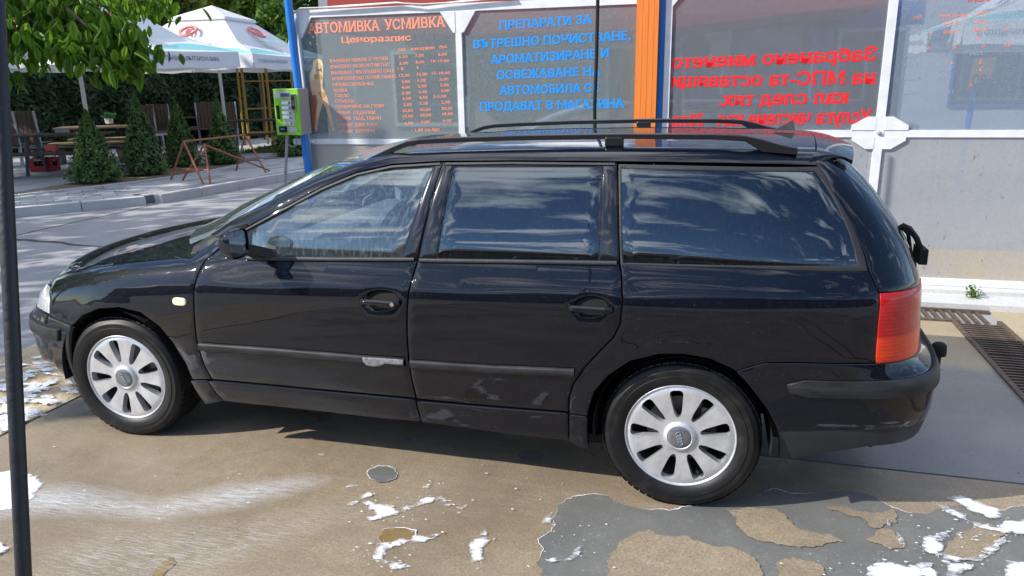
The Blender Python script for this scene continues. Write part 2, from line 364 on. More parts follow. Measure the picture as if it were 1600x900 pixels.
def cdt(outer, holes, sp, grid=True):
    outer = resample(outer, sp); loops = [outer]+[resample(h, sp) for h in holes]
    pts = []; E = []
    for L in loops:
        k = len(pts); pts += [Vector(p) for p in L]; E += [(k+i, k+(i+1) % len(L)) for i in range(len(L))]
    nb = len(pts)
    if grid:
        xs = [p[0] for p in outer]; ys = [p[1] for p in outer]
        y = min(ys); r = 0
        segs = [(np.array(pts[a]), np.array(pts[b])) for a, b in E]
        A = np.array([s[0] for s in segs]); B = np.array([s[1] for s in segs]); D = B-A; L2 = (D**2).sum(1)+1e-12
        while y < max(ys):
            x = min(xs)+(sp/2 if r % 2 else 0)
            while x < max(xs):
                if inside((x, y), outer) and not any(inside((x, y), h) for h in holes):
                    q = np.array((x, y)); tt = np.clip(((q-A)*D).sum(1)/L2, 0, 1); dd = np.sqrt((((A+D*tt[:, None])-q)**2).sum(1)).min()
                    if dd > sp*.45: pts.append(Vector((x, y)))
                x += sp
            y += sp*.87; r += 1
    res = delaunay_2d_cdt(pts, E, [], 0, 1e-7)
    V = [tuple(v) for v in res[0]]; F = []
    for f in res[2]:
        c = (sum(V[i][0] for i in f)/3, sum(V[i][1] for i in f)/3)
        if inside(c, outer) and not any(inside(c, h) for h in holes): F.append(tuple(f))
    # boundary edges
    cnt = {}
    for f in F:
        for i in range(3):
            a, b = f[i], f[(i+1) % 3]; cnt.setdefault((min(a, b), max(a, b)), []).append((a, b))
    B = [v[0] for v in cnt.values() if len(v) == 1]
    return V, F, B

# ================================================================== THE CAR BODY SURFACE
CW = 1.74
PL = [(-.850, .87), (-.847, .70), (-.832, .52), (-.785, .34), (-.695, .20), (-.565, .115), (-.41, .060), (-.2, .025), (0, .008), (.4, 0), (1, 0), (1.6, 0), (2.2, 0), (2.7, .0),
      (3.0, .008), (3.22, .028), (3.41, .066), (3.55, .130), (3.638, .245), (3.68, .43), (3.692, .66), (3.695, .87)]
def crs(P, k=8):
    o = []
    for i in range(len(P)-1):
        p0 = Vector(P[max(0, i-1)]); p1 = Vector(P[i]); p2 = Vector(P[i+1]); p3 = Vector(P[min(len(P)-1, i+2)])
        for j in range(k):
            t = j/k; o.append(.5*((2*p1)+(p2-p0)*t+(2*p0-5*p1+4*p2-p3)*t*t+(3*p1-p0-3*p2+p3)*t**3))
    o.append(Vector(P[-1])); return o
PLN = np.array([tuple(p) for p in crs(PL)]); _d = np.r_[0, np.cumsum(np.linalg.norm(np.diff(PLN, axis=0), axis=1))]
_i = np.argmin(abs(PLN[:, 0]-1.6)); UU = _d-_d[_i]+1.6
U0, U1 = UU[0], UU[-1]
def interp(x, T):
    return float(np.interp(x, [a for a, _ in T], [b for _, b in T]))
def sst(a, b, x): t = min(1, max(0, (x-a)/(b-a))); return t*t*(3-2*t)
def smi(x, T):
    """monotone-ish smooth interpolation (catmull)"""
    n = len(T)
    if x <= T[0][0]: return T[0][1]
    if x >= T[-1][0]: return T[-1][1]
    for i in range(n-1):
        if x <= T[i+1][0]: break
    x0, y0 = T[i]; x1, y1 = T[i+1]; h = x1-x0; t = (x-x0)/h
    m0 = (y1-T[i-1][1])/(x1-T[i-1][0]) if i else (y1-y0)/h
    m1 = (T[i+2][1]-y0)/(T[i+2][0]-x0) if i < n-2 else (y1-y0)/h
    return (2*t**3-3*t*t+1)*y0+(t**3-2*t*t+t)*h*m0+(-2*t**3+3*t*t)*y1+(t**3-t*t)*h*m1
def belt(X): return .937+.0352*X
def hoodz(X): return smi(X, [(-.85, .66), (-.7, .735), (-.5, .80), (-.2, .865), (.1, .915), (.4, .95), (.6, .972), (.8, .985)])
FD = [(-.80, .06), (-.6, .028), (-.45, .006), (-.35, 0), (-.25, .001), (-.16, .006), (-.11, .015), (-.088, .026), (-.07, .036), (0, .062), (.1, .088), (.2, .125), (.3, .170), (.38, .212), (.43, .25), (.47, .33), (.50, .42)]
FF = [(-.8, .05), (-.5, .01), (-.35, 0), (-.2, .004), (-.12, .016), (-.07, .036), (-.04, .060), (-.015, .10), (0, .145), (.03, .22), (.3, .4), (.5, .5)]
REARX = [(.2, .10), (.3, .035), (.42, .004), (.50, 0), (.60, .004), (.63, .03), (.66, .065), (.8, .085), (.95, .100), (1.1, .162), (1.25, .268), (1.35, .360), (1.41, .44), (1.45, .50), (1.49, .60)]
FRONTX = [(.2, .09), (.3, .03), (.45, 0), (.52, .0), (.56, .012), (.58, .035), (.65, .055), (.72, .085), (.80, .16), (.9, .30), (1, .5)]
def S(u, z, side=0, off=0.):
    P = np.array([np.interp(u, UU, PLN[:, 0]), np.interp(u, UU, PLN[:, 1])]); X, Y = P
    w = sst(.35, .85, X); t = z-belt(X); a = smi(t, FD)
    if w < 1: a = a*w+(1-w)*smi(z-hoodz(X), FF)
    if z < 1.0:
        fl = sst(.42, .30, math.hypot(X, (z-.32)*.9)) + sst(.43, .31, math.hypot(X-2.703, (z-.32)*.9))     # wheel arch flare
        a -= .010*fl
    wr = sst(2.55, 3.70, X)**1.0; wf = sst(.1, -.848, X)
    X = X-smi(z, REARX)*wr+smi(z, FRONTX)*wf
    k = 1-Y/.87; Y = Y+a*k*(1-.35*max(wr, wf)*(1-k))
    # greenhouse narrows a little towards tail
    if t > 0: Y += .045*sst(2.7, 3.6, X+.2)*min(1, t/.4)*k
    p = Vector((X, Y, z))
    if off: p += Snorm(u, z)*off
    if side: p.y = CW-p.y
    return p
def Snorm(u, z, side=0):
    e = .004; a = S(u+e, z)-S(u-e, z); b = S(u, z+e)-S(u, z-e); n = b.cross(a)
    if n.length < 1e-9: return Vector((0, -1, 0))
    n = n.normalized()
    c = Vector((1.4, .87, .6)); 
    if n.dot(S(u, z)-c) < 0: n = -n
    if side: n.y = -n.y
    return n
def solve(px, py, off=0.):
    """pixel -> (u,z) on the near flank surface"""
    g = ony(px, py, .05); u, z = float(np.clip(g.x, U0+.01, U1-.01)), float(np.clip(g.z, .15, 1.48))
    best = None
    tgt = np.array([px, py], float)
    for it in range(30):
        f0 = proj(S(u, z, 0, off))-tgt; e = f0@f0
        if best is None or e < best[0]: best = (e, u, z)
        if e < .01: break
        h = 1e-4; fu = (proj(S(u+h, z, 0, off))-tgt-f0)/h; fz = (proj(S(u, z+h, 0, off))-tgt-f0)/h
        J = np.array([fu, fz]).T
        try: dlt = np.linalg.solve(J.T@J+np.eye(2)*80, -J.T@f0)
        except Exception: break
        dlt = np.clip(dlt, -.12, .12); u = float(np.clip(u+dlt[0], U0+.01, U1)); z = float(np.clip(z+dlt[1], .12, 1.49))
    return (best[1], best[2])
def PX(*pts): return [solve(*p) for p in pts]
def panel(name, poly, m, parent, holes=(), sp=.035, off=0., depth=.012, side=0, smooth=0, keep=(), surf=None, lip=.35, label=None):
    if smooth: poly = smooth_poly(poly, smooth, keep)
    V, F, B = cdt(poly, list(holes), sp); P = []; Nn = []
    for v in V:
        n = Snorm(v[0], v[1], side); p = S(v[0], v[1], side)+n*off; P.append(p); Nn.append(n)
    bn = {}
    out_f = [f if not side else f for f in F]
    # orient faces along normals
    FF_ = []
    for f in F:
        a, b, c = (P[i] for i in f); nn = (b-a).cross(c-a)
        FF_.append(f if nn.dot(Nn[f[0]]) > 0 else f[::-1])
    # edge rounding: boundary normals lean outward, skirt goes inward
    K = len(P); idx = {}
    cen = sum(P, Vector())/len(P)
    edir = {}
    for a, b in B:
        e = (P[b]-P[a]).normalized(); n = (Nn[a]+Nn[b]).normalized(); o_ = e.cross(n)
        mid = (P[a]+P[b])/2
        # outward = away from owning triangle
        for f in ():
            pass
        edir.setdefault(a, []).append((o_, n)); edir.setdefault(b, []).append((o_, n))
    # find outward sign with triangle lookup
    tri = {}
    for f in FF_:
        for i in range(3): tri[(f[i], f[(i+1) % 3])] = f[(i+2) % 3]; tri.setdefault((f[(i+1) % 3], f[i]), f[(i+2) % 3])
    outv = {}
    for a, b in B:
        e = (P[b]-P[a]); c = tri.get((a, b), tri.get((b, a))); n = (Nn[a]+Nn[b]).normalized(); o_ = e.cross(n)
        if o_.length < 1e-12: continue
        o_.normalize()
        if c is not None and o_.dot(P[c]-P[a]) > 0: o_ = -o_
        for q in (a, b): outv[q] = outv.get(q, Vector())+o_
    Vx = list(P); Nx = list(Nn); Fx = list(FF_); sk = {}
    for q, o_ in outv.items():
        if o_.length > 1e-9: o_ = o_.normalized()
        sk[q] = (len(Vx), len(Vx)+1); Vx.append(P[q]+o_*.0022-Nn[q]*.0030); Nx.append((o_*.9+Nn[q]*.45).normalized())
        Vx.append(P[q]+o_*.0022-Nn[q]*depth); Nx.append(o_)
        Nx[q] = (Nn[q]+o_*lip*.5).normalized()
    for a, b in B:
        if a not in sk or b not in sk: continue
        for (i, j, k, l) in ((a, b, sk[b][0], sk[a][0]), (sk[a][0], sk[b][0], sk[b][1], sk[a][1])):
            nn = (Vx[j]-Vx[i]).cross(Vx[l]-Vx[i]); Fx.append((i, j, k, l) if nn.dot(Nx[k]) > 0 else (l, k, j, i))
    me = meshdata(name, Vx, Fx, m, True); me.normals_split_custom_set_from_vertices([tuple(n) for n in Nx])
    o = link(name, me, parent, True)
    if label: o['label'] = label
    return o
def pxpanel(name, pts, m, parent, both=True, holes=(), **kw):
    poly = PX(*pts); hs = [PX(*h) for h in holes]
    o = panel(name, poly, m, parent, hs, **kw)
    if both:
        kw2 = dict(kw); kw2.pop('label', None); panel(name, poly, m, parent, hs, side=1, **kw2)
    return poly
# ================================================================== THE CAR
car = thing('station_wagon', 'black station wagon with silver alloy wheels and tinted rear windows parked in the wash bay', 'car', (1.4, .87, 0))
car_t0 = 0
ARCH_F = [(139, 607), (120, 590), (109, 560), (107, 535), (112, 510), (127, 493), (152, 482.5), (186, 480), (219, 488), (249, 510), (270, 535), (291, 569), (302, 594)]
ARCH_R = [(916, 652), (919, 636), (927, 613), (949, 587), (984, 564), (1029, 553), (1069, 553), (1109, 560), (1144, 575.5), (1171, 600), (1198, 635), (1215, 671), (1219, 716)]
# --- front fender
fender = pxpanel('front_fender', [(112, 508), (127, 492), (152, 481.5), (186, 479), (219, 487), (249, 509), (270, 534), (291, 568), (301, 592), (329, 592), (316, 568), (305, 530), (301.5, 490), (301, 455), (307, 430), (320, 405),
    (340, 388), (352, 376), (340, 372), (318, 384), (297, 403), (270, 405), (203, 409.5), (148, 414), (110, 423), (86, 434), (80, 446), (79, 470), (77, 492), (84, 496)], PAINT, car, smooth=0)
# --- doors
DF = [(332, 592), (319, 568), (308, 530), (304.5, 490), (304, 455), (310, 430), (323, 406), (388, 406), (520, 408), (650, 408.5), (644, 428), (636, 460), (634, 490), (634, 520), (636.5, 560), (641, 590), (648, 621), (490, 607)]
def cup(px, py):
    return [(px+29.5*math.cos(a), py+18*math.sin(a)) for a in [2*math.pi*k/28 for k in range(28)]]
f_door = pxpanel('front_door', DF, PAINT, car, holes=[cup(595, 470)])
DR = [(654, 408.5), (800, 411), (966, 414), (969, 430), (970.5, 470), (967, 505), (957, 526), (939, 544), (911, 574), (894, 600), (887, 622), (887, 643), (770, 634), (652, 622), (644, 590), (640, 560), (637.5, 520), (637.5, 490), (639.5, 460), (647, 430)]
r_door = pxpanel('rear_door', DR, PAINT, car, holes=[cup(923, 480)])
# --- rear quarter
Q = [(970, 414), (1150, 419.5), (1357, 425), (1362, 436), (1372, 458), (1372, 500), (1367, 566), (1240, 565), (1197, 566), (1150, 579), (1144, 574.5), (1109, 559), (1069, 552), (1029, 552), (984, 563), (949, 586), (927, 612), (919, 636), (916, 651), (890, 648), (891, 622), (898, 601), (915, 576), (943, 546), (961, 528), (971, 506), (974.5, 470), (973, 430)]
pxpanel('rear_quarter', Q, PAINT, car)
# --- inner dark shell so no light passes through the shut lines
def shell(side):
    poly = PX((300, 592), (303, 455), (325, 405), (390, 409), (800, 414), (1350, 428), (1368, 462), (1366, 590), (1210, 650), (1197, 634), (1144, 574), (1109, 558.5), (1069, 551.5), (1029, 551.5), (984, 562), (949, 585), (926, 611), (915, 651), (888, 684), (600, 650), (347, 621), (318, 620))
    panel('inner_shell', poly, BLACK, car, sp=.08, off=-.016, side=side, depth=.004)
shell(0); shell(1)
# --- greenhouse: door frames and pillars
top_gap = [(391, 352), (447, 322), (502, 292.5), (558, 269.5), (613, 257), (691, 252.5)]
GF = [(388, 399.5), (394, 355), (458, 311.5), (530, 278), (586, 266), (676, 261), (666, 286), (627, 403.6)]
pxpanel('front_door_frame', [(323, 404.5), (350, 384), (374, 363), (391, 353.5), (447, 323.5), (502, 294), (558, 271), (613, 258.5), (690, 254), (671, 310), (649, 406.5), (500, 406), (390, 404.8)], PAINT, car, holes=[GF], off=-.002)
GR = [(709, 260.5), (940, 260.5), (935, 407.5), (683, 404.8)]
pxpanel('rear_door_frame', [(694, 254), (800, 253), (963, 254.5), (965, 330), (966.5, 411.5), (800, 409.5), (654, 406.5), (676, 310)], PAINT, car, holes=[GR], off=-.002)
GC = [(970, 262), (1274, 266.5), (1341, 414), (973, 411)]
pxpanel('window_surround', [(967, 256.5), (1281, 260), (1300, 297), (1356, 423), (1150, 417.5), (970, 413), (968, 330)], PLAST, car, holes=[GC], off=-.001)
def glaz(name, g, m, off=-.004, side=0):
    return panel(name, g, m, car, sp=.06, off=off, side=side, depth=.004)
for sd in (0, 1):
    glaz('front_window', PX(*GF), GLASS_F, side=sd)
    glaz('rear_window', PX(*GR), GLASS_D, side=sd); glaz('cargo_window', PX(*GC), GLASS_D, side=sd)
# rubber seals along the window bottoms and tops, pillar cover with drip marks
def strip(name, pts, w, m, off=.004, both=True, parent=None, closed=False, sp=.05, proud=.006):
    """a narrow band with rounded section that follows the body through the points"""
    uv = PX(*pts) if len(pts[0]) == 2 and pts[0][0] > 5 else pts
    for sd in ((0, 1) if both else (0,)):
        L = []
        for i in range(len(uv)-1):
            a, b = Vector(uv[i]), Vector(uv[i+1]); k = max(1, int((b-a).length/sp))
            L += [a+(b-a)*j/k for j in range(k)]
        L.append(Vector(uv[-1])); rows = []
        for i, q in enumerate(L):
            d = (L[min(i+1, len(L)-1)]-L[max(i-1, 0)]).normalized(); n = Vector((-d.y, d.x)); rows.append([])
            for s_, h in ((-.5, -.006), (-.5, proud*.6), (-.35, proud), (.35, proud), (.5, proud*.6), (.5, -.006)):
                c = q+n*s_*w; rows[-1].append(S(c.x, c.y, sd, off+h))
        mb = MB().grid(rows); mb.build(name, m, parent or car, world=True, angle=50)
strip('window_seal', [(386, 403.5), (520, 405.2), (648, 405.5)], .016, PLAST)
strip('window_seal', [(656, 407), (800, 408.8), (964, 411.3)], .016, PLAST)
strip('window_trim', [(334, 385), (391, 356), (447, 326), (502, 296.5), (558, 273), (613, 261), (688, 256.5)], .010, PLAST, off=.0)
strip('window_trim', [(696, 256.5), (800, 255.5), (961, 257)], .010, PLAST, off=.0)
pxpanel('pillar_cover', [(679, 259), (690, 256), (672, 310), (650, 405), (630, 404.5), (653, 335)], GLOSSBLACK, car, off=.001, depth=.004)
pxpanel('pillar_cover', [(697, 257), (706, 257), (694, 310), (681, 405.5), (657, 405.5), (678, 310)], GLOSSBLACK, car, off=.001, depth=.004)
pxpanel('pillar_cover', [(943.5, 259), (961, 259), (963, 330), (964.5, 409), (938, 408), (941, 330)], GLOSSBLACK, car, off=.001, depth=.004)
# --- sill covers
pxpanel('sill_cover', [(329, 595), (490, 610), (649, 625), (655, 647), (657, 656), (600, 651.5), (480, 638), (352, 624.5), (340, 612)], PAINT, car, off=.010, depth=.03, label=None)
pxpanel('sill_cover', [(653, 627), (770, 637), (887, 646), (888, 686), (780, 674), (661, 657), (658, 646)], PAINT, car, off=.010, depth=.03)
pxpanel('sill_end', [(300, 594.5), (326, 595.5), (338, 614), (349, 625), (323, 630), (310, 612)], PAINT, car, off=.008, depth=.03)
pxpanel('mud_flap', [(890.5, 648), (917, 652), (918, 699), (905, 697), (891, 687)], PAINT, car, off=.008, depth=.03)
# --- rubbing strips
def mould(pts, name='rubbing_strip', m=MOULD, w=.036, proud=.014): strip(name, pts, w, m, off=.002, proud=proud)
mould([(313, 541), (420, 548.5), (530, 557.5), (633, 566)]); mould([(642, 568), (770, 576.5), (898, 582)])
pxpanel('paint_scratch', [(569, 557), (584, 557.5), (600, 558.5), (632, 560.5), (631, 567), (618, 566), (604, 565), (596, 569), (584, 569.5), (575, 567), (570, 562)], mat('bare_scrape', (.30, .31, .33), .5, col2=(.10, .10, .11), noise_scale=60), car, both=False, off=.0185, depth=.002, sp=.015, label='pale scraped patch on the rubbing strip')
# --- rear bumper
BP = [(1240, 568), (1300, 568.5), (1369, 569)]
ub, zb = PX((1369, 569))[0]; u_sk = PX((1219, 716))[0]; u_b0 = PX((1232, 592))[0]; u_b1 = PX((1236, 670))[0]
zs0 = PX((1240, 592))[0][1]; zs1 = PX((1240, 617))[0][1]; zp = PX((1300, 669))[0][1]
arch_b = PX((1152, 581), (1172, 602), (1199, 637), (1216, 672)); 
for sd in (0, 1):
    top = PX((1197, 568.5), (1240, 568), (1369, 569)); 
    panel('rear_bumper', arch_b[:1]+[arch_b[0]]+top+[(U1, zb)]+[(U1, zp), PX((1300, 669))[0], PX((1234, 671))[0]]+arch_b[::-1][:3], PAINT, car, off=.004, side=sd, sp=.03, depth=.03)
    skz = PX((1219, 716))[0][1]
    sk = [PX((1216, 673))[0], PX((1300, 671))[0], (U1, zp-.004), (U1, zp-.065), (3.95 if U1 > 3.96 else U1-.3, zp-.07), PX((1355, 697))[0], PX((1285, 707))[0], PX((1236, 717))[0], PX((1219, 717))[0]]
    panel('bumper_skirt', sk, PLAST, car, off=.0, side=sd, depth=.03)
    panel('bumper_strip', smooth_poly([(PX((1226, 593))[0]), (PX((1330, 596))[0]), (U1, zs0-.004), (U1, zs1), (PX((1330, 619))[0]), (PX((1236, 617))[0])], 1, (2, 3)), MOULD, car, off=.016, side=sd, depth=.016)
    # --- front bumper
    zf0 = PX((84, 496))[0][1]
    fb = [PX((112, 510))[0], PX((84, 498))[0], (PX((63, 486))[0]), (U0, PX((63, 486))[0][1]-.01), (U0, .26), PX((84, 567))[0], PX((105, 590))[0], PX((127, 608))[0], PX((139, 607))[0], PX((120, 590))[0], PX((110, 560))[0], PX((108, 535))[0]]
    panel('front_bumper', fb, PAINT, car, off=.004, side=sd, sp=.03, depth=.03)
    zz0 = PX((85, 511))[0][1]; zz1 = PX((85, 530))[0][1]
    panel('bumper_strip', [PX((94, 516))[0], PX((94, 532))[0], (U0, zz1), (U0, zz0)], MOULD, car, off=.016, side=sd, depth=.016)
    # --- lamps
    hl = [PX((77, 490))[0], PX((80, 456))[0], (PX((75, 447))[0]), (U0+.42, .70), (U0+.40, .585), (PX((64, 483))[0])]
    m_hl = MATS.get('headlight_lens') or mat('headlight_lens', (.75, .78, .8), .08, metal=.35, coat=1, noise_amt=.3, noise_scale=40, stretch=(1, 1, .1))
    panel('headlight', hl, m_hl, car, off=-.001, side=sd, sp=.03)
    panel('grille', [(U0+.385, .60), (U0+.385, .70), (U0, .725), (U0, .60)], PLAST, car, off=-.012, side=sd)
    for k in range(4): strip('grille_slat', [(U0+.37, .615+.022*k), (U0+.2, .617+.023*k), (U0+.01, .62+.0245*k)], .008, CHROME if k == 3 else PLAST, off=-.004, both=False) if not sd else None
def m_lamp():
    m, t, b, o = nodes_of('tail_lamp_lens'); v = ocoord(t); sp = t.nodes.new('ShaderNodeSeparateXYZ'); t.links.new(v, sp.inputs[0])
    k = nrange(t, sp.outputs[2], .775, .785)
    t.links.new(nmix(t, k, (.66, .035, .006), (.42, .004, .005)), b.inputs['Base Color'])
    w = t.nodes.new('ShaderNodeTexWave'); w.wave_type = 'BANDS'; w.bands_direction = 'Z'; w.inputs['Scale'].default_value = 22; t.links.new(v, w.inputs['Vector'])
    b.inputs['Roughness'].default_value = .5; b.inputs['Specular IOR Level'].default_value = .2; b.inputs['Coat Weight'].default_value = .6; b.inputs['Coat Roughness'].default_value = .03
    b.inputs['Subsurface Weight'].default_value = .0
    nbump(t, w.outputs[0], b, .12, .003); return m
LAMP = m_lamp()
tl = PX((1376, 459.5), (1374, 500), (1369.5, 567)); zt = tl[0][1]; zbm = tl[2][1]
for sd in (0, 1):
    uc = U1-.50
    panel('tail_lamp', [tl[0], tl[1], tl[2], (uc, zbm), (uc, zt-.002)], LAMP, car, off=.003, side=sd, sp=.03, depth=.02)
    # --- tailgate: painted side posts, lower metal, rear glass
    TG = PX((1279, 258), (1300, 297), (1360, 425), (1375, 456.5))
    ztop = 1.405
    ug = uc+.02
    tgl = [TG[0], TG[1], TG[2], TG[3], (uc, zt+.001), (U1, zt+.001), (U1, .99), (ug+.03, .99), (ug-.10, 1.10), (ug-.18, 1.392), (U1, 1.395), (U1, ztop), (TG[0][0]+.01, ztop)]
    panel('tailgate', tgl, PAINT, car, off=0, side=sd, sp=.03)
    panel('rear_glass', [(ug+.028, .993), (ug-.102, 1.10), (ug-.178, 1.389), (U1, 1.392), (U1, .993)], GLASS_D, car, off=-.003, side=sd, depth=.004)
    panel('tailgate_lower', [(uc+.003, zbm+.002), (uc+.003, zt-.002), (U1, zt-.002), (U1, zbm+.002)], PAINT, car, off=.0, side=sd)
    # thin dark backing for the rear corner
    panel('inner_shell', [(tl[0][0]-.02, zt+.01), (tl[2][0]-.03, zbm), (U1, zbm), (U1, zt+.01)], BLACK, car, off=-.03, side=sd, sp=.08)
panel('plate_recess', [(U1-.28, .70), (U1-.28, .83), (U1, .83), (U1, .70)], PLAST, car, off=.002, side=0); panel('plate_recess', [(U1-.28, .70), (U1-.28, .83), (U1, .83), (U1, .70)], PLAST, car, off=.002, side=1)
# --- A pillar / cant rail band: from the door gap up to the windscreen edge and over to the roof
gap = [(352, 376), (374, 361.5), (391, 351), (447, 321), (502, 291.5), (558, 268), (613, 255.5), (691, 251), (800, 250.3), (963, 251.7), (1120, 254), (1276, 257.5)]
gapuv = PX(*gap)
def roofz(X):   # roof edge (where it turns flat)
    return smi(X, [(1.3, 1.400), (1.6, 1.425), (2.0, 1.440), (2.4, 1.446), (2.8, 1.444), (3.1, 1.436), (3.3, 1.418)])
EDGE = []       # windscreen edge / roof edge points (X,Y,z) per gap point
for i, (u, z) in enumerate(gapuv):
    p = S(u, z)
    if p.x < 1.62:
        w = sst(.7, 1.62, p.x); EDGE.append(Vector((p.x-.085*(1-w)-.02, p.y+.035+.05*w, z+.016+.022*w)))
    else: EDGE.append(Vector((p.x, p.y+.095, roofz(p.x))))
for sd in (0, 1):
    rows = []
    for (u, z), e in zip(gapuv, EDGE):
        a = S(u, z); n = Snorm(u, z); c = a+n*.004+Vector((0, 0, .5*(e.z-a.z)))
        c = (a+e)/2+Vector((0, -.012, .012)); row = []
        row.append(a-n*.02)
        for k in range(7):
            t = k/6; row.append(a*(1-t)**2+c*2*t*(1-t)+e*t*t)
        rows.append(row)
    if sd: rows = [[Vector((p.x, CW-p.y, p.z)) for p in r] for r in rows]
    MB().grid(rows, flip=bool(sd)).build('cant_rail', PAINT, car, world=True, angle=60)
# --- roof skin
rr = [e for e in EDGE if e.x > 1.5]; L0 = []
xs = np.linspace(1.50, rr[-1].x+.0, 26)
def edge_at(X):
    ex = [e.x for e in EDGE]; return Vector((X, np.interp(X, ex, [e.y for e in EDGE]), np.interp(X, ex, [e.z for e in EDGE])))
rows = []
for X in xs:
    e = edge_at(X); row = []
    for k in range(25):
        s = -1+2*k/24; y = .87+(.87-e.y)*s; z = e.z+.032*(1-abs(s)**2.6)*(1 if X > 1.7 else .8)
        xo = -.10*(1-s*s)*sst(1.9, 1.5, X)+.03*(1-s*s)*sst(3.0, 3.2, X); row.append(Vector((X+xo, y, z)))
    rows.append(row)
MB().grid(rows).build('roof', PAINT, car, world=True, smooth=True)
rooftop = lambda X, y: edge_at(X).z+.032*(1-abs((y-.87)/(.87-edge_at(X).y))**2.6)
# rear edge of the roof, belongs to the tailgate, with small spoiler lip
rows = []
for X in np.linspace(xs[-1]+.006, xs[-1]+.14, 6):
    e = edge_at(xs[-1]); d = X-xs[-1]; row = []
    for k in range(25):
        s = -1+2*k/24; y = .87+(.87-e.y-.03*d)*s; z = e.z+.032*(1-abs(s)**2.6)-.08*d-1.5*d*d
        row.append(Vector((X+.05*(1-s*s)*(.4+d*3), y, z)))
    rows.append(row)
rows.append([p+Vector((-.004, 0, -.02)) for p in rows[-1]])
MB().grid(rows).build('tailgate_top', PAINT, car, world=True, angle=50)
e0 = [r_[0] for r_ in rows[:6]]+[rows[6][k] for k in range(0, 13)]; d0 = np.r_[0, np.cumsum([(e0[i+1]-e0[i]).length for i in range(len(e0)-1)])]
for sd in (0, 1):
    rr_ = []
    for k in range(31):
        t = k/30; u = TG[0][0]-.02+(U1-TG[0][0]+.02)*t; a = S(u, 1.398); q = t*d0[-1]; b_ = Vector([np.interp(q, d0, [p[i] for p in e0]) for i in range(3)]); m_ = (a+b_)/2+Vector((.004, -.012*(1-t), .012)); 
        rr_.append([a*(1-w)**2+m_*2*w*(1-w)+b_*w*w for w in (0, .2, .4, .6, .8, 1)])
    if sd: rr_ = [[Vector((p.x, CW-p.y, p.z)) for p in r_] for r_ in rr_]
    MB().grid(rr_, flip=bool(sd)).build('tailgate_shoulder', PAINT, car, world=True, angle=60)
# --- windscreen
rows = []
SE = [e for e in EDGE if e.x <= 1.62]; SE = [EDGE[0]+Vector((-.12, 0, -.045))]+SE
for e in SE:
    row = []; t = sst(.6, 1.55, e.x)
    for k in range(21):
        s = -1+2*k/20; row.append(Vector((e.x-(.30*(1-t)+.10*t)*(1-s*s), .87+(.87-e.y)*s, e.z+(.0*(1-t)+.035*t)*(1-s**2)-.004)))
    rows.append(row)
MB().grid(rows).build('windscreen', GLASS_F, car, world=True, smooth=True)
# --- bonnet: from the fender seams across the crown
seam = PX((297, 403), (270, 405), (203, 409.5), (148, 414), (110, 423), (88, 433)); sp3 = [S(u, z) for u, z in seam]
sp3 = [Vector((.60, sp3[0].y+.02, sp3[0].z+.02))]+sp3; sp3.append(Vector((sp3[-1].x-.05, sp3[-1].y+.10, sp3[-1].z-.03)))
rows = []
for i, e in enumerate(sp3):
    row = []; w = i/(len(sp3)-1)
    for k in range(25):
        s = -1+2*k/24; q = 1-abs(s)**2.2
        xo = (-.10*(1-w)-.20*w)*(1-s*s) if i else -.16*(1-s*s)
        cr = .075*(1-w)+.055*w
        row.append(Vector((e.x+xo, .87+(.87-e.y-.006)*s, e.z+cr*q-.02*w*(1-s*s))))
    rows.append(row)
rows.append([p+Vector((-.02, 0, -.045)) for p in rows[-1]])
# subdivide rows smoothly
rr2 = []
for i in range(len(rows)-1):
    for j in range(4):
        t = j/4; p0 = rows[max(0, i-1)]; p1 = rows[i]; p2 = rows[i+1]; p3 = rows[min(len(rows)-1, i+2)]
        rr2.append([.5*((2*b)+(c-a)*t+(2*a-5*b+4*c-d)*t*t+(3*b-a-3*c+d)*t**3) for a, b, c, d in zip(p0, p1, p2, p3)])
rr2.append(rows[-1])
MB().grid(rr2).build('bonnet', PAINT, car, world=True, smooth=True)
# cowl and wipers
MB().grid([[p+Vector((0, 0, -.03)) for p in rows[0]], [p+Vector((.30, 0, -.01)) for p in rows[0]]]).build('cowl', PLAST, car, world=True)
for y0, y1 in ((.42, .98), (.95, 1.45)):
    a = Vector((.50, y0, 1.0)); b = Vector((.52-.0, y1, 1.045))
    MB().tube([a, (a+b)/2+Vector((.05, 0, .035)), b+Vector((.06, 0, .02))], .008, 6).box((.55, (y0+y1)/2+.1, 1.047), (.012, .5, .02)).build('wiper', BLACK, car, world=True)
# --- underbody, engine bay and wheel wells
mb = MB().box((1.36, .87, .20), (3.1, 1.36, .04)).box((3.25, .87, .42), (.4, 1.26, .30)).box((-.48, .87, .42), (.3, 1.1, .25)).box((1.36, .87, .55), (1.8, 1.5, .5))
mb.build('underbody', BLACK, car, world=True)
for X in (0, 2.703):
    for sd in (0, 1):
        rows = []
        for k in range(25):
            a = R(-8+196*k/24); c, s_ = math.cos(a), math.sin(a); ro = .35
            y0, y1 = (.025, .42) if not sd else (CW-.025, CW-.42)
            rows.append([Vector((X+ro*c, y0, .335+ro*s_)), Vector((X+.34*c, y1, .335+.34*s_)), Vector((X+.05*c, y1, .335+.05*s_))])
        MB().grid(rows).build('wheel_arch_liner', BLACK, car, world=True)
pxpanel('cowl_trim', [(299, 397), (303, 386), (328, 367), (358, 353), (366, 357), (345, 373), (318, 389)], PLAST, car, off=.004)
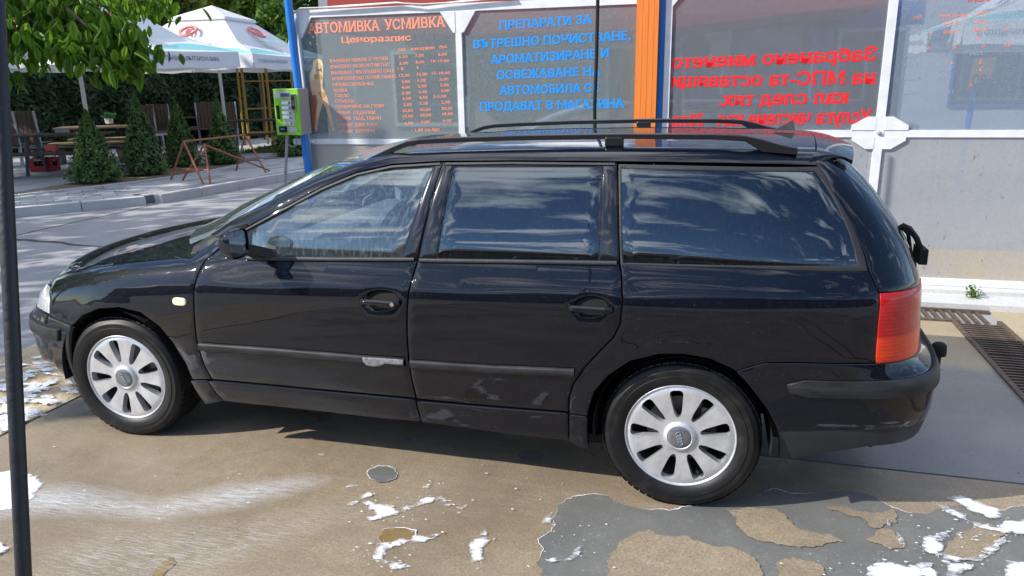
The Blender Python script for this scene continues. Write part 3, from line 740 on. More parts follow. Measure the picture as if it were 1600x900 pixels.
# --- roof rails
def roof_rail(y, sgn):
    r = thing('roof_rail', None, None); r.parent = car; 
    X0, X1 = 1.15, 3.08
    P = []; prof = []
    xs_ = list(np.linspace(0, 1, 31)); rows = []
    for t in xs_:
        X = X0+(X1-X0)*t
        base = rooftop(max(X, 1.5), y) if X > 1.5 else rooftop(1.5, y)-(1.5-X)*.30
        lift = .030*min(1, sst(0, .17, t), sst(1, .90, t))
        h = .022; zc = base+lift; w = .028
        zb_ = zc if lift > .026 else base-.004
        yy = y-.0*t; row = []
        for a, b in ((-1, 0), (-1, .8), (-.6, 1), (.6, 1), (1, .8), (1, 0), (.6, -.1), (-.6, -.1)):
            zz = zc+h*b if b > 0 else zb_
            row.append(Vector((X, yy+w/2*a, zz)))
        row.append(row[0]); rows.append(row)
    MB().grid(rows).add(rows[0][:8], [tuple(range(8))]).add(rows[-1][:8], [tuple(range(8))]).build('rail_bar', MAT_RAIL, r, world=True, angle=45)
    Xm = 2.38; zb_ = rooftop(Xm, y)
    MB().box((Xm, y, zb_+.018), (.075, .032, .040), bev=.006).build('rail_foot', MAT_RAIL, r, world=True)
    r.location = (0, 0, 0); r.location = Vector((0, 0, 0))-Vector(car.location)
    for c in r.children: c.location = (0, 0, 0)
    return r
MAT_RAIL = mat('rail_black', (.008, .008, .010), .3, coat=.2, bump=.1, bump_scale=200)
roof_rail(.315, -1); roof_rail(CW-.315, 1)
# antenna fin
pa = onz(1213, 214, 1.505); MB().add([(3.02, .85, 1.475), (3.02, .89, 1.475), (3.11, .85, 1.475), (3.11, .89, 1.475), (3.10, .866, 1.522), (3.10, .874, 1.522), (3.06, .862, 1.497), (3.06, .878, 1.497)],
    [(0, 1, 7, 6), (6, 7, 5, 4), (4, 5, 3, 2), (0, 6, 2), (6, 4, 2), (1, 3, 7), (7, 3, 5)]).build('antenna_fin', PLAST, car, world=True)
# --- door handles
def handle(px, py):
    (u, z), = PX((px, py))
    for sd in (0, 1):
        def L(a, b, o): return S(u+a, z+b, sd, o)
        n = 28; rows = []
        el = PX(*[cup(px, py+(1 if px < 700 else 1))[0]]) and [Vector(p) for p in PX(*cup(px, py))]; el.append(el[0]); ce = Vector((u, z))
        for p_ in el:
            rows.append([S(*(ce+(p_-ce)*rr_), sd, o) for rr_, o in ((1.03, -.001), (.97, -.004), (.88, -.016), (.5, -.034), (0.02, -.038))])
        hd = MB().grid(rows).build('door_handle', PAINT, car, world=True, angle=60)
        g = [[L(-.088+.176*i/12, .012*math.cos(a)-.004, .012+.012*math.sin(a)+(.014 if 0 < i < 12 else -.006)) for a in [2*math.pi*j/8 for j in range(9)]] for i in range(13)]
        bar = MB().grid(g).build('grip', PAINT, hd, world=True, smooth=True); bar.location = (0, 0, 0)
        if not sd and px < 700:
            c = S(u+.068, z-.004, 0, .039); k_ = MB().lathe([(.0001, -.001), (.009, -.001), (.009, .006)], c, 'Y', 14).build('lock', CHROME, hd, world=True); k_.location = (0, 0, 0)
handle(595, 470); handle(923, 480)
# --- indicator repeater
(u_, z_), = PX((281, 471)); amb = mat('cream_lens', (.78, .72, .50), .25, coat=.8)
for sd in (0, 1):
    pl = [(u_+.034*math.copysign(abs(math.cos(a))**.5, math.cos(a)), z_+.016*math.copysign(abs(math.sin(a))**.7, math.sin(a))) for a in [2*math.pi*k/20 for k in range(20)]]
    panel('side_indicator', pl, amb, car, off=.009, depth=.012, side=sd, sp=.02)
# --- mirrors
mc = ony(365, 384, -.085)
def mirror(sd):
    sg = 1 if not sd else -1; Y = lambda y: y if not sd else CW-y
    V = []; rows = []
    for i in range(9):
        t = i/8; X = mc.x-.055+.085*t; s_ = (math.sin(math.pi*min(1, t*1.25+.12)/2))**.6 if t < .7 else 1
        rows.append([Vector((X, Y(mc.y+.066*s_*math.copysign(abs(math.cos(a))**.55, math.cos(a))), mc.z+.062*s_*math.copysign(abs(math.sin(a))**.6, math.sin(a))+.01)) for a in [2*math.pi*k/24 for k in range(25)]])
    hs = MB().grid(rows).build('door_mirror', PAINT, car, world=True, angle=70)
    g = [[Vector((rows[-1][0].x-.006, Y(mc.y), mc.z+.01))+(p-Vector((rows[-1][0].x, Y(mc.y), mc.z+.01)))*f for p in rows[-1]] for f in (.0, .9)]
    for r_ in g:
        for p in r_: p.x = rows[-1][0].x-.008
    o = MB().grid(g).build('mirror_glass', mat('mirror', (.6, .66, .7), .03, metal=1), hs, world=True); o.location = (0, 0, 0)
    b = S(.86, belt(.86)+.012); MB().grid([[Vector((b.x+a, Y(b.y-.0), b.z+c)) for a, c in ((-.05, -.02), (.05, -.02), (.05, .03), (-.05, .03), (-.05, -.02))], [Vector((mc.x+a*.6-.0, Y(mc.y+.06), mc.z-.02+c*.6)) for a, c in ((-.05, -.02), (.05, -.02), (.05, .03), (-.05, .03), (-.05, -.02))]]).build('mirror_foot', PLAST, car, world=True)
mirror(0); mirror(1)
# --- rear wiper, tow ball
wp = [(1409, 352), (1421, 357), (1432, 372), (1440, 392), (1440, 412)]
W3 = []
for i, (x, y) in enumerate(wp):
    yy = .46; W3.append(ony(x, y, yy))
MB().tube([W3[0], W3[1], W3[2], W3[3]], .011, 8).tube([W3[1]+Vector((-.02, .05, 0)), W3[2]+Vector((-.01, .1, 0)), W3[4]+Vector((-.01, .14, 0))], .009, 6).box(tuple(W3[4]+Vector((0, .04, .03))), (.03, .12, .06)).build('rear_wiper', BLACK, car, world=True)
tb = ony(1467, 546, .87); MB().lathe([(.0001, .034), (.02, .032), (.030, .022), (.033, .0), (.033, -.026), (.02, -.03), (.014, -.034), (.014, -.09), (.0001, -.09)], tb, 'Z', 20).tube([tb+Vector((0, 0, -.085)), tb+Vector((-.06, 0, -.12)), tb+Vector((-.3, 0, -.12))], .014, 8).build('tow_ball', BLACK, car, world=True, angle=50)
# --- cabin: dashboard, steering wheel, seats
SEAT = mat('seat_fabric', (.16, .17, .18), .9, noise_amt=.3, noise_scale=30); TRIM = mat('cabin_trim', (.10, .105, .11), .7); HEADL = mat('headliner', (.42, .43, .42), .9)
MB().box((.95, .87, .86), (.42, 1.42, .30), bev=.05).box((1.0, .48, 1.0), (.22, .38, .10), bev=.04).build('dashboard', TRIM, car, world=True)
for y in (.50, 1.24):
    s_ = MB().box((1.62, y, .62), (.52, .50, .20), bev=.07).box((1.92, y, .92), (.16, .48, .66), ry=-.28, bev=.07).build('seat', SEAT, car, world=True)
    h_ = MB().box((2.03, y, 1.28), (.10, .26, .19), ry=-.2, bev=.045).tube([(1.99, y-.06, 1.1), (2.01, y-.06, 1.25)], .006).tube([(1.99, y+.06, 1.1), (2.01, y+.06, 1.25)], .006).build('headrest', SEAT, s_, world=True); h_.location = (0, 0, 0)
MB().box((2.62, .87, .62), (.50, 1.30, .20), bev=.06).box((2.90, .87, .9), (.16, 1.30, .55), ry=-.25, bev=.06).build('rear_seat', SEAT, car, world=True)
c = Vector((1.28, .50, 1.0)); rot = Matrix.Rotation(R(-62), 3, 'Y')
MB().tube([c+rot @ Vector((.185*math.cos(a), .185*math.sin(a), 0)) for a in [2*math.pi*k/28 for k in range(28)]], .016, 8, closed=True).tube([c+rot @ Vector((-.17, 0, 0)), c+rot @ Vector((.17, 0, 0))], .02, 6).tube([c+rot @ Vector((0, -.17, 0)), c+rot @ Vector((0, .17, 0))], .02, 6).tube([c, c+Vector((-.25, 0, -.12))], .035, 8).build('steering_wheel', BLACK, car, world=True)
MB().grid([[Vector((p.x, p.y, p.z-.03)) for p in r[2:-2]] for r in [[Vector((X, .87+(.87-edge_at(X).y)*(-1+2*k/24), rooftop(X, .87+(.87-edge_at(X).y)*(-1+2*k/24)))) for k in range(25)] for X in np.linspace(1.58, 3.1, 10)]]).build('headliner', HEADL, car, world=True)
# --- wheels
def make_wheel(name='wheel'):
    """local frame: hub at origin, outer face towards -Y"""
    w = thing(name, None, None)
    prof = [(.214, .035), (.216, .012), (.224, -.004), (.250, -.013), (.262, -.0145), (.264, -.0115), (.284, -.0125), (.286, -.0095), (.300, -.006), (.309, .004), (.3155, .020), (.316, .06), (.316, .15), (.309, .19), (.28, .20), (.214, .19)]
    mb = MB().lathe(prof, (0, 0, 0), 'Y', 72); mb.build('tyre', RUBBER, w, angle=45)
    # tread blocks
    mb = MB()
    for k in range(64):
        a = 2*math.pi*k/64
        for (y, sk) in ((.022, .02), (.075, -.02), (.125, .02), (.172, -.02)):
            c_, s_ = math.cos(a+sk), math.sin(a+sk); m_ = Matrix.Rotation(-(a+sk), 3, 'Y')
            V = [m_ @ Vector((r_, yy, t_))+Vector((0, 0, 0)) for r_, yy, t_ in ((.3125, y-.019, -.0125), (.3125, y+.021, -.0125), (.3125, y-.019, .0125), (.3125, y+.021, .0125), (.3185-(.002 if y < .03 or y > .16 else 0), y-.017, -.011), (.3185, y+.019, -.011), (.3185-(.002 if y < .03 or y > .16 else 0), y-.017, .011), (.3185, y+.019, .011))]
            mb.add(V, [(4, 5, 7, 6), (0, 1, 5, 4), (2, 6, 7, 3), (0, 4, 6, 2), (1, 3, 7, 5)])
    tr = mb.build('tread', RUBBER, w); tr['kind'] = 'stuff'
    # rim face with nine openings
    def dish(r): return smi(r, [(0, -.004), (.055, -.004), (.075, -.0015), (.12, -.003), (.17, -.003), (.196, -.002), (.206, .001), (.214, .004)])
    circ = [(.2135*math.cos(a), .2135*math.sin(a)) for a in [2*math.pi*k/90 for k in range(90)]]
    holes = []
    for k in range(9):
        a0 = R(22+40*k); h = []
        pr = [(.082, 0), (.088, .009), (.108, .016), (.138, .0205), (.166, .0245), (.183, .0265), (.194, .0235), (.199, .012)]
        for r_, w_ in pr: h.append((r_, w_))
        for r_, w_ in pr[::-1][:-1]: h.append((r_, -w_))
        holes.append([(r_*math.cos(a0)-q*math.sin(a0), r_*math.sin(a0)+q*math.cos(a0)) for r_, q in h])
    V, F, B = cdt(circ, holes, .011)
    P = [Vector((x, dish(math.hypot(x, y)), y)) for x, y in V]
    F2 = []
    for f in F:
        a, b, c_ = (P[i] for i in f); F2.append(f if (b-a).cross(c_-a).y < 0 else f[::-1])
    n0 = len(P); back = {}
    for a, b in B:
        for q in (a, b):
            if q not in back:
                r_ = math.hypot(P[q].x, P[q].z); back[q] = len(P)
                P.append(Vector((P[q].x*(1 if r_ > .21 else .985), .030 if r_ < .21 else .02, P[q].z*(1 if r_ > .21 else .985))))
    for a, b in B: F2.append((a, b, back[b], back[a]))
    o = MB().add(P, F2).build('rim', ALLOY, w, angle=40)
    o.data.materials[0] = ALLOY
    g = MB().lathe([(.2135, .004), (.219, -.004), (.222, -.002), (.222, .02)], (0, 0, 0), 'Y', 72).build('rim_flange', ALLOY, w, smooth=True)
    MB().lathe([(.21, .03), (.195, .06), (.19, .19), (.0, .19)], (0, 0, 0), 'Y', 48).build('rim_barrel', ALLOYD, w, smooth=True)
    MB().lathe([(.0, .085), (.14, .085), (.14, .10), (.0, .10)], (0, 0, 0), 'Y', 40).box((.10, .09, .06), (.07, .07, .12), bev=.01).build('brake_disc', mat('brake_steel', (.22, .20, .19), .45, metal=.8, noise_amt=.3, noise_scale=20), w, angle=40)
    MB().lathe([(.066, .004), (.066, -.004), (.062, -.010), (.050, -.014), (.047, -.012)], (0, 0, 0), 'Y', 48).build('hub_ring', ALLOY, w, angle=50)
    cp = MB().lathe([(.047, -.012), (.040, -.016), (.025, -.019), (.0, -.020)], (0, 0, 0), 'Y', 40).build('centre_cap', mat('cap_grey', (.20, .21, .22), .22, metal=.6), w, smooth=True)
    mb = MB()
    for k in range(4):
        cx = (-1.5+k)*.0125
        m_ = Matrix.Rotation(R(70), 3, 'Y'); mb.tube([m_ @ Vector((cx+.0092*math.cos(a), -.0215, .0092*math.sin(a))) for a in [2*math.pi*j/18 for j in range(18)]], .0013, 6, closed=True)
    mb.build('ring_emblem', CHROME, cp)
    MB().lathe([(.0, -.002), (.007, -.001), (.0075, .01)], (.175*math.cos(R(-58)), .004, .175*math.sin(R(-58))), 'Y', 12).build('valve', BLACK, w)
    return w
wh = make_wheel(); hubs = [((0, .060, .316), R(3.4), 0), ((2.703, .060, .316), 0, .1), ((0, CW-.06, .316), math.pi, 0), ((2.703, CW-.06, .316), math.pi, 0)]
for i, (l, rz, ry) in enumerate(hubs):
    o = wh if i == 0 else dup(wh)
    o.parent = car; o.location = Vector(l)-Vector(car.location); o.rotation_euler = (0, ry, rz)
# --- foam specks left on the car side
# ================================================================== GROUND
def sheet(name, poly, z, m, label=None, kind='structure', th=0.):
    mb = MB().prism(poly, lambda a, b, d: (a, b, z-d), max(th, .002)); o = mb.build(name, m); props(o, kind=kind); return o
sheet('street', [(-60, -60), (60, -60), (60, 80), (-60, 80)], -.012, STREET)
# concrete slabs of the wash bay, joints left open between them; each slab is its own piece
def m_wet_refl():
    m, t, b, o = nodes_of('damp_concrete_reflection_tint'); v = ocoord(t); sp = t.nodes.new('ShaderNodeSeparateXYZ'); t.links.new(v, sp.inputs[0])
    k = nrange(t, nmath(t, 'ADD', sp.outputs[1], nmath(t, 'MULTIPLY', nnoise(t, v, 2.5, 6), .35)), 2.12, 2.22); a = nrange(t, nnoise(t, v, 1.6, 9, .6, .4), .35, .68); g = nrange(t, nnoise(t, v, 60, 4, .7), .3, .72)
    c = nmix(t, k, nmix(t, a, (.25, .24, .235), (.18, .178, .18)), nmix(t, a, (.40, .33, .22), (.30, .24, .155))); c = nmix(t, nmath(t, 'MULTIPLY', g, .3), c, (.06, .055, .05))  # tan strip towards the drain: a reflection painted into the wet slab's colour
    sp2 = nrange(t, nnoise(t, v, 38, 2), .72, .75); c = nmix(t, sp2, c, (.03, .03, .03))
    t.links.new(c, b.inputs['Base Color']); t.links.new(nmath(t, 'ADD', nrange(t, a, 0, 1, .16, .34), nmath(t, 'MULTIPLY', k, .3)), b.inputs['Roughness'])
    nbump(t, nnoise(t, v, 80, 5, .7), b, .35, .003); return m
WET_REFL = m_wet_refl()
bay = thing('wash_bay_floor', 'tan concrete floor slabs of the wash bay under and around the car', 'floor', (1.5, 0, 0), kind='structure')
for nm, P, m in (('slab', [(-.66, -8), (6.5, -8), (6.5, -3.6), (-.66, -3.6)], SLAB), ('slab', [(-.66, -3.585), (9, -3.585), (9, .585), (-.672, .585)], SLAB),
                 ('wet_slab', [(-.675, .60), (4.43, .60), (4.43, 2.95), (-.69, 2.95)], WET_REFL), ('slab', [(4.76, .60), (9, .60), (9, 3.32), (4.76, 3.32)], APRON)):
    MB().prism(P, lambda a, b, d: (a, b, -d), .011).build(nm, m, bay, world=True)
sheet('rubble_strip', [(-1.75, -8), (-.69, -8), (-.71, 2.95), (-1.75, 2.95)], -.004, mat('tan_rubble', (.50, .41, .28), .8, col2=(.32, .25, .16), noise_scale=9, bump=.9, bump_scale=30), th=.006)
# street joints and cracks: dark grooves
mbj = MB()
def crack(pts, w):
    P = []
    for i in range(len(pts)-1):
        a, b = Vector(pts[i]), Vector(pts[i+1]); k = max(2, int((b-a).length/.12))
        P += [a+(b-a)*j/k+Vector((random.uniform(-1, 1), random.uniform(-1, 1)))*w*.5 for j in range(k)]
    P.append(Vector(pts[-1]))
    for i in range(len(P)-1):
        d = (P[i+1]-P[i]).normalized(); n = Vector((-d.y, d.x)); a, b = P[i], P[i+1]; w1 = w*random.uniform(.6, 1.2); w2 = w1
        mbj.add([(a.x+n.x*w1/2, a.y+n.y*w1/2, -.0085), (a.x-n.x*w1/2, a.y-n.y*w1/2, -.0085), (b.x-n.x*w2/2, b.y-n.y*w2/2, -.0085), (b.x+n.x*w2/2, b.y+n.y*w2/2, -.0085)], [(0, 1, 2, 3)])
crack([(-6.3, 3.4), (-5.47, 4.28), (-5.44, 6.63)], .03); crack([(-6.5, 4.1), (-5.2, 4.03), (-3.78, 3.91), (-1.8, 3.8)], .07); crack([(-5.2, 4.03), (-4.6, 1.0), (-4.4, -3)], .04)
crack([(-1.75, 2.95), (-1.9, 5), (-2.1, 9), (-2.1, 14)], .03)
props(mbj.build('street_joint', mat('joint_dirt', (.07, .07, .07), .95)), kind='structure')

def frac(poly, amp, it=3, seed=0):
    rnd = random.Random(seed); P = [Vector(p) for p in poly]
    for k in range(it):
        o = []
        for i in range(len(P)):
            a, b = P[i], P[(i+1) % len(P)]; L = (b-a).length; n = Vector((-(b-a).y, (b-a).x)); o += [a, (a+b)/2+n*rnd.uniform(-amp, amp)]
        P = o
    return [tuple(p) for p in P]
def blob(poly, z, amp=.16, it=3, seed=0):
    P = frac(poly, amp, it, seed); res = delaunay_2d_cdt([Vector(p) for p in P], [(i, (i+1) % len(P)) for i in range(len(P))], [], 1, 1e-7)
    return [(v[0], v[1], z) for v in res[0]], [tuple(f) for f in res[2]], P
def rim(P, z, w, seed=0, mb=None):
    rnd = random.Random(seed); n = len(P)
    W_ = [w*max(.0, .35+2.2*noise.noise(Vector((p[0]*5+seed, p[1]*5, 0)))) for p in P]
    V = []; F = []
    for i, p in enumerate(P):
        a, b = Vector(P[i-1]), Vector(P[(i+1) % n]); d = (b-a).normalized(); nn = Vector((-d.y, d.x)); q = Vector(p)
        V += [(q.x+nn.x*W_[i]/2, q.y+nn.y*W_[i]/2, z), (q.x-nn.x*W_[i]/2, q.y-nn.y*W_[i]/2, z)]
    for i in range(n): j = (i+1) % n; F.append((2*i, 2*i+1, 2*j+1, 2*j))
    mb.add(V, F)
def G(*pts, z=0.): return [tuple(onz(x, y, z))[:2] for x, y in pts]
film = MB(); isl = MB(); foam = MB(); stain = MB()
big = G((860, 812), (872, 790), (900, 777), (948, 775), (969, 787), (1004, 797), (1060, 797), (1100, 790), (1150, 778), (1210, 765), (1300, 768), (1360, 775), (1395, 795), (1410, 800), (1480, 790), (1560, 800), (1640, 790), (1700, 960), (1100, 1000), (840, 960), (838, 880), (840, 845), (862, 832), (868, 822))
V_, F_, P_ = blob(big, .004, .17, 4, 1); film.add(V_, F_); rim(P_, .0062, .005, 3, foam)
for i, P in enumerate(([(867, 828), (880, 812), (872, 800)],
    [(1134, 799), (1160, 797), (1215, 799), (1229, 813), (1250, 831), (1299, 838), (1320, 850), (1285, 856), (1250, 859), (1180, 845), (1152, 824)],
    [(945, 930), (948, 880), (965, 855), (990, 835), (1015, 829), (1040, 840), (1075, 840), (1130, 857), (1180, 875), (1187, 890), (1182, 930)],
    [(1207, 930), (1212, 885), (1225, 875), (1270, 880), (1288, 890), (1290, 930)],
    [(1352, 845), (1370, 832), (1378, 828), (1392, 830), (1412, 858), (1390, 862)],
    [(1288, 797), (1320, 796), (1395, 798), (1400, 820), (1376, 827), (1361, 826), (1340, 810), (1310, 801)],
    [(1467, 870), (1480, 850), (1500, 835), (1530, 822), (1570, 832), (1560, 850), (1540, 870), (1520, 878), (1490, 878)])):
    if i == 0: continue
    V_, F_, P_ = blob(G(*P), .008, .18, 4, 10+i); isl.add(V_, F_)
# small dark pits
for i, (x, y, rx, ry) in enumerate(((598, 742, 24, 13), (829, 714, 22, 10), (638, 688, 9, 4), (1290, 640, 5, 2))):
    P = [tuple(onz(x+rx*math.cos(a), y+ry*math.sin(a)))[:2] for a in [2*math.pi*k/10 for k in range(10)]]
    V_, F_, P_ = blob(P, .004, .12, 2, 50+i); film.add(V_, F_)
    if i != 3: rim(P_, .006, .008 if i == 0 else .003, 60+i, foam)
props(film.build('grey_water_film', PUDDLE), kind='structure')
props(isl.build('tan_patch', SLAB), kind='structure')
brown = MB()
V_, F_, P_ = blob(G((590, 842), (600, 828), (625, 826), (650, 830), (645, 845), (615, 850), (595, 850)), .003, .1, 2, 80); brown.add(V_, F_); rim(P_, .005, .006, 81, foam)
V_, F_, P_ = blob(G((238, 898), (250, 880), (268, 872), (276, 880), (262, 892), (250, 905)), .003, .1, 2, 82); brown.add(V_, F_); rim(P_, .005, .008, 83, foam)
props(brown.build('brown_puddle', mat('brown_water', (.16, .11, .05), .12, col2=(.24, .17, .08), noise_scale=14)), kind='structure')
# foam blobs traced around the bay
FO = [[(-60, 733), (20, 735), (48, 742), (60, 765), (40, 790), (0, 800), (-60, 806)], [(540, 762), (556, 754), (562, 757), (552, 763)], [(542, 790), (560, 776), (580, 769), (584, 773), (565, 782), (550, 792)],
      [(566, 788), (575, 783), (590, 790), (610, 789), (618, 800), (632, 793), (655, 785), (668, 777), (690, 776), (702, 784), (680, 782), (660, 790), (640, 800), (620, 806), (596, 813), (575, 813), (572, 810), (588, 806), (574, 795)],
      [(590, 851), (610, 850), (640, 842), (650, 836), (670, 838), (692, 832), (672, 844), (650, 850), (625, 855), (604, 860), (598, 872), (620, 880), (645, 888), (620, 892), (600, 882), (582, 876), (584, 862)],
      [(734, 862), (740, 845), (752, 830), (760, 830), (757, 840), (768, 848), (778, 840), (768, 852), (756, 856), (754, 870), (745, 892), (742, 880), (735, 882)],
      [(846, 822), (858, 808), (864, 804), (862, 815), (868, 826), (860, 822)], [(693, 790), (708, 788), (702, 793)], [(712, 794), (730, 790), (722, 798)], [(655, 764), (673, 757), (670, 764), (660, 768)],
      [(850, 878), (880, 880), (895, 868), (912, 856), (905, 872), (890, 880), (860, 884)], [(1460, 792), (1480, 795), (1510, 808), (1500, 815), (1480, 806)], [(1470, 780), (1500, 778), (1520, 786), (1560, 800), (1565, 812), (1540, 812), (1500, 792)],
      [(1500, 812), (1530, 822), (1560, 828), (1580, 818), (1600, 815), (1640, 820), (1650, 850), (1600, 840), (1580, 836), (1572, 850), (1545, 872), (1535, 880), (1500, 884), (1470, 878), (1440, 862), (1440, 850), (1460, 842), (1490, 834), (1480, 846), (1466, 850), (1466, 868), (1500, 876), (1530, 874), (1545, 858), (1562, 845), (1570, 838), (1530, 830)],
      [(1470, 880), (1500, 884), (1520, 886), (1512, 895), (1500, 905), (1475, 905)], [(1355, 900), (1370, 884), (1390, 878), (1400, 885), (1430, 888), (1460, 885), (1440, 893), (1420, 910), (1350, 910)],
      [(1398, 836), (1412, 850), (1413, 860), (1402, 850)], [(1570, 880), (1620, 870), (1660, 900), (1600, 930), (1560, 910)], [(1385, 826), (1392, 812), (1390, 828)], [(1430, 905), (1450, 890), (1480, 905)],
      [(-60, 842), (0, 850), (18, 856), (0, 870), (-60, 872)], [(498, 712), (504, 710), (507, 716), (502, 715)], [(180, 843), (190, 841), (189, 846), (181, 847)]]
foam2 = MB(); fade2 = []
for i, P in enumerate(FO):
    z_ = (.0105 if P[0][0] > 1300 or 845 < P[0][0] < 900 else .005)+i*.00022; Q_ = frac(G(*P), .22, 3, 100+i); V_, F_, B_e = cdt(Q_, [], .022); bd = {a for e in B_e for a in e}
    if not bd: continue
    bp = np.array([V_[a] for a in bd]); foam2.add([(v[0], v[1], z_) for v in V_], F_); fade2 += [min(1, float(np.sqrt(((bp-np.array(v))**2).sum(1)).min())/.035) for v in V_]
rnd = random.Random(5)
for cx, cy, sx, sy, n, zz in ((640, 790, 90, 45, 110, .005), (600, 870, 60, 30, 40, .005), (900, 850, 60, 40, 40, .0105), (1500, 850, 110, 50, 150, .0105), (300, 780, 200, 60, 60, .005), (780, 760, 160, 50, 50, .005), (1350, 880, 90, 20, 60, .0105)):
    for k in range(n):
        c = onz(cx+rnd.gauss(0, sx*.6), cy+rnd.gauss(0, sy*.6)); r_ = .0012+.005*rnd.random()**4
        foam.add([(c.x+r_*rnd.uniform(.5, 1.8)*math.cos(a), c.y+r_*rnd.uniform(.5, 1.2)*math.sin(a), zz+.0045+k*.00001) for a in [2*math.pi*j/6 for j in range(6)]], [tuple(range(6))])
# frothy splashes on the rubble strip at the nose of the car
for k in range(90):
    c = onz(rnd.gauss(58, 34), rnd.gauss(598, 34)) if k < 70 else onz(rnd.uniform(0, 30), rnd.uniform(640, 690))
    if c.x > -.72 or c.x < -1.7: continue
    P = [(c.x+rnd.uniform(.02, .09)*math.cos(a), c.y+rnd.uniform(.01, .05)*math.sin(a)) for a in [2*math.pi*j/7 for j in range(7)]]
    V_, F_, P_ = blob(P, .004+k*.00015, .25, 2, 300+k); foam.add(V_, F_)
def m_foam(name, lo, hi, thin=False):
    m, t, b, o = nodes_of(name); v = ocoord(t)
    b.inputs['Base Color'].default_value = (.80, .82, .85, 1); b.inputs['Roughness'].default_value = .4
    a = nrange(t, nnoise(t, nmap(t, v, (6, 6, 6) if not thin else (5, 60, 9), rot=(0, 0, R(-14) if thin else 0)), 2.2, 9, .72, .3), lo, hi)
    if thin:
        at = t.nodes.new('ShaderNodeAttribute'); at.attribute_name = 'fade'; a = nmath(t, 'MULTIPLY', nmath(t, 'MULTIPLY', a, at.outputs['Fac']), .8)
    tr = t.nodes.new('ShaderNodeBsdfTransparent'); ms = t.nodes.new('ShaderNodeMixShader'); t.links.new(a, ms.inputs[0]); t.links.new(tr.outputs[0], ms.inputs[1]); t.links.new(b.outputs[0], ms.inputs[2]); t.links.new(ms.outputs[0], o.inputs[0])
    nbump(t, nnoise(t, v, 70, 5), b, .5, .004); return m
FOAM = m_foam('wet_foam', .36, .56)
def m_foam2():
    m, t, b, o = nodes_of('lacy_foam'); v = ocoord(t); at = t.nodes.new('ShaderNodeAttribute'); at.attribute_name = 'fade'
    b.inputs['Roughness'].default_value = .45; vo = t.nodes.new('ShaderNodeTexVoronoi'); vo.inputs['Scale'].default_value = 120; t.links.new(v, vo.inputs['Vector'])
    t.links.new(nmix(t, nrange(t, nnoise(t, v, 18, 6, .7), .4, .7), (.80, .82, .86), (.56, .59, .64)), b.inputs['Base Color'])
    n_ = nmath(t, 'ADD', nmath(t, 'MULTIPLY', nnoise(t, nmap(t, v, (1.0, 2.4, 1), rot=(0, 0, R(-20))), 11, 9, .72, 1.2), .9), nmath(t, 'MULTIPLY', at.outputs['Fac'], .34)); n_ = nmath(t, 'ADD', n_, nmath(t, 'MULTIPLY', vo.outputs[0], -.05))
    a = nrange(t, n_, .37, .56, 0, .95)
    tr = t.nodes.new('ShaderNodeBsdfTransparent'); ms = t.nodes.new('ShaderNodeMixShader'); t.links.new(a, ms.inputs[0]); t.links.new(tr.outputs[0], ms.inputs[1]); t.links.new(b.outputs[0], ms.inputs[2]); t.links.new(ms.outputs[0], o.inputs[0])
    nbump(t, nmath(t, 'ADD', vo.outputs[0], nnoise(t, v, 60, 5)), b, .3, .004); return m
props(foam.build('foam', FOAM), 'white soap foam splashed in patches and streaks over the wash bay floor', None, None, 'stuff')
me_ = meshdata('foam', foam2.V, foam2.F, m_foam2()); at_ = me_.attributes.new('fade', 'FLOAT', 'POINT'); at_.data.foreach_set('value', fade2)
props(link('foam', me_), 'patches of white soap foam with lacy broken edges on the wash bay floor', None, None, 'stuff')
# long thin dried streaks of suds: sheets that fade at their edges
def fadesheet(pts, z, name, label, m):
    P = G(*pts, z=z); V, F, B = cdt(P, [], .05); bd = {i for e in B for i in e}
    bp = np.array([V[i] for i in bd]); dist = [min(1, float(np.sqrt(((bp-np.array(v))**2).sum(1)).min())/.16) for v in V]
    me = meshdata(name, [(x, y, z) for x, y in V], F, m); at = me.attributes.new('fade', 'FLOAT', 'POINT'); at.data.foreach_set('value', dist)
    return props(link(name, me), label, None, None, 'stuff')
SUDS = m_foam('thin_suds', .34, .66, True)
fadesheet([(-40, 745), (60, 755), (120, 750), (250, 775), (360, 748), (470, 738), (540, 742), (500, 765), (380, 800), (240, 822), (120, 812), (-40, 818)], .0065, 'suds_streak', 'long thin white suds streak across the floor beside the front wheel', SUDS)
fadesheet([(60, 850), (200, 820), (400, 800), (560, 780), (600, 800), (480, 850), (330, 915), (100, 930), (40, 900)], .0065, 'suds_streak', 'faint thin suds streaks on the floor at the lower left corner', m_foam('faint_suds', .46, .95, True))

# ================================================================== DRAIN
drain = thing('drain_grate', 'rusty steel drain grating running away beside the rear of the car to the wall', 'drain', (4.6, 1.5, 0), kind='structure')
pitb = MB().box((4.595, -1.0, -.10), (.34, 7.9, .01)).box((4.0, 3.1, -.10), (1.6, .34, .01)).build('drain_pit', BLACK, drain, world=True)
RUSTB = mat('rusty_steel', (.075, .055, .042), .6, metal=.3, col2=(.15, .11, .085), noise_scale=25)
fr = MB()
for x in (4.445, 4.745): fr.box((x, -.95, -.006), (.03, 7.9, .04))
fr.box((3.6, 2.965, -.006), (1.66, .03, .04)).box((3.95, 3.245, -.006), (1.60, .03, .04)).build('drain_frame', RUSTB, drain, world=True)
y = 2.9; mb_bar = MB().box((0, 0, 0), (.27, .011, .03)).box((.0, .0, .014), (.27, .016, .004)).build('grate_bar', RUSTB, drain)
mb_bar.location = Vector((4.595, y, -.006))-Vector(drain.location); first = True; k = 0
while y > -1.5:
    y -= .046; k += 1
    if k % 14 == 0: y -= .02
    o = mb_bar.copy(); COL.objects.link(o); o.parent = drain; o.location = Vector((4.595, y, -.006))-Vector(drain.location)
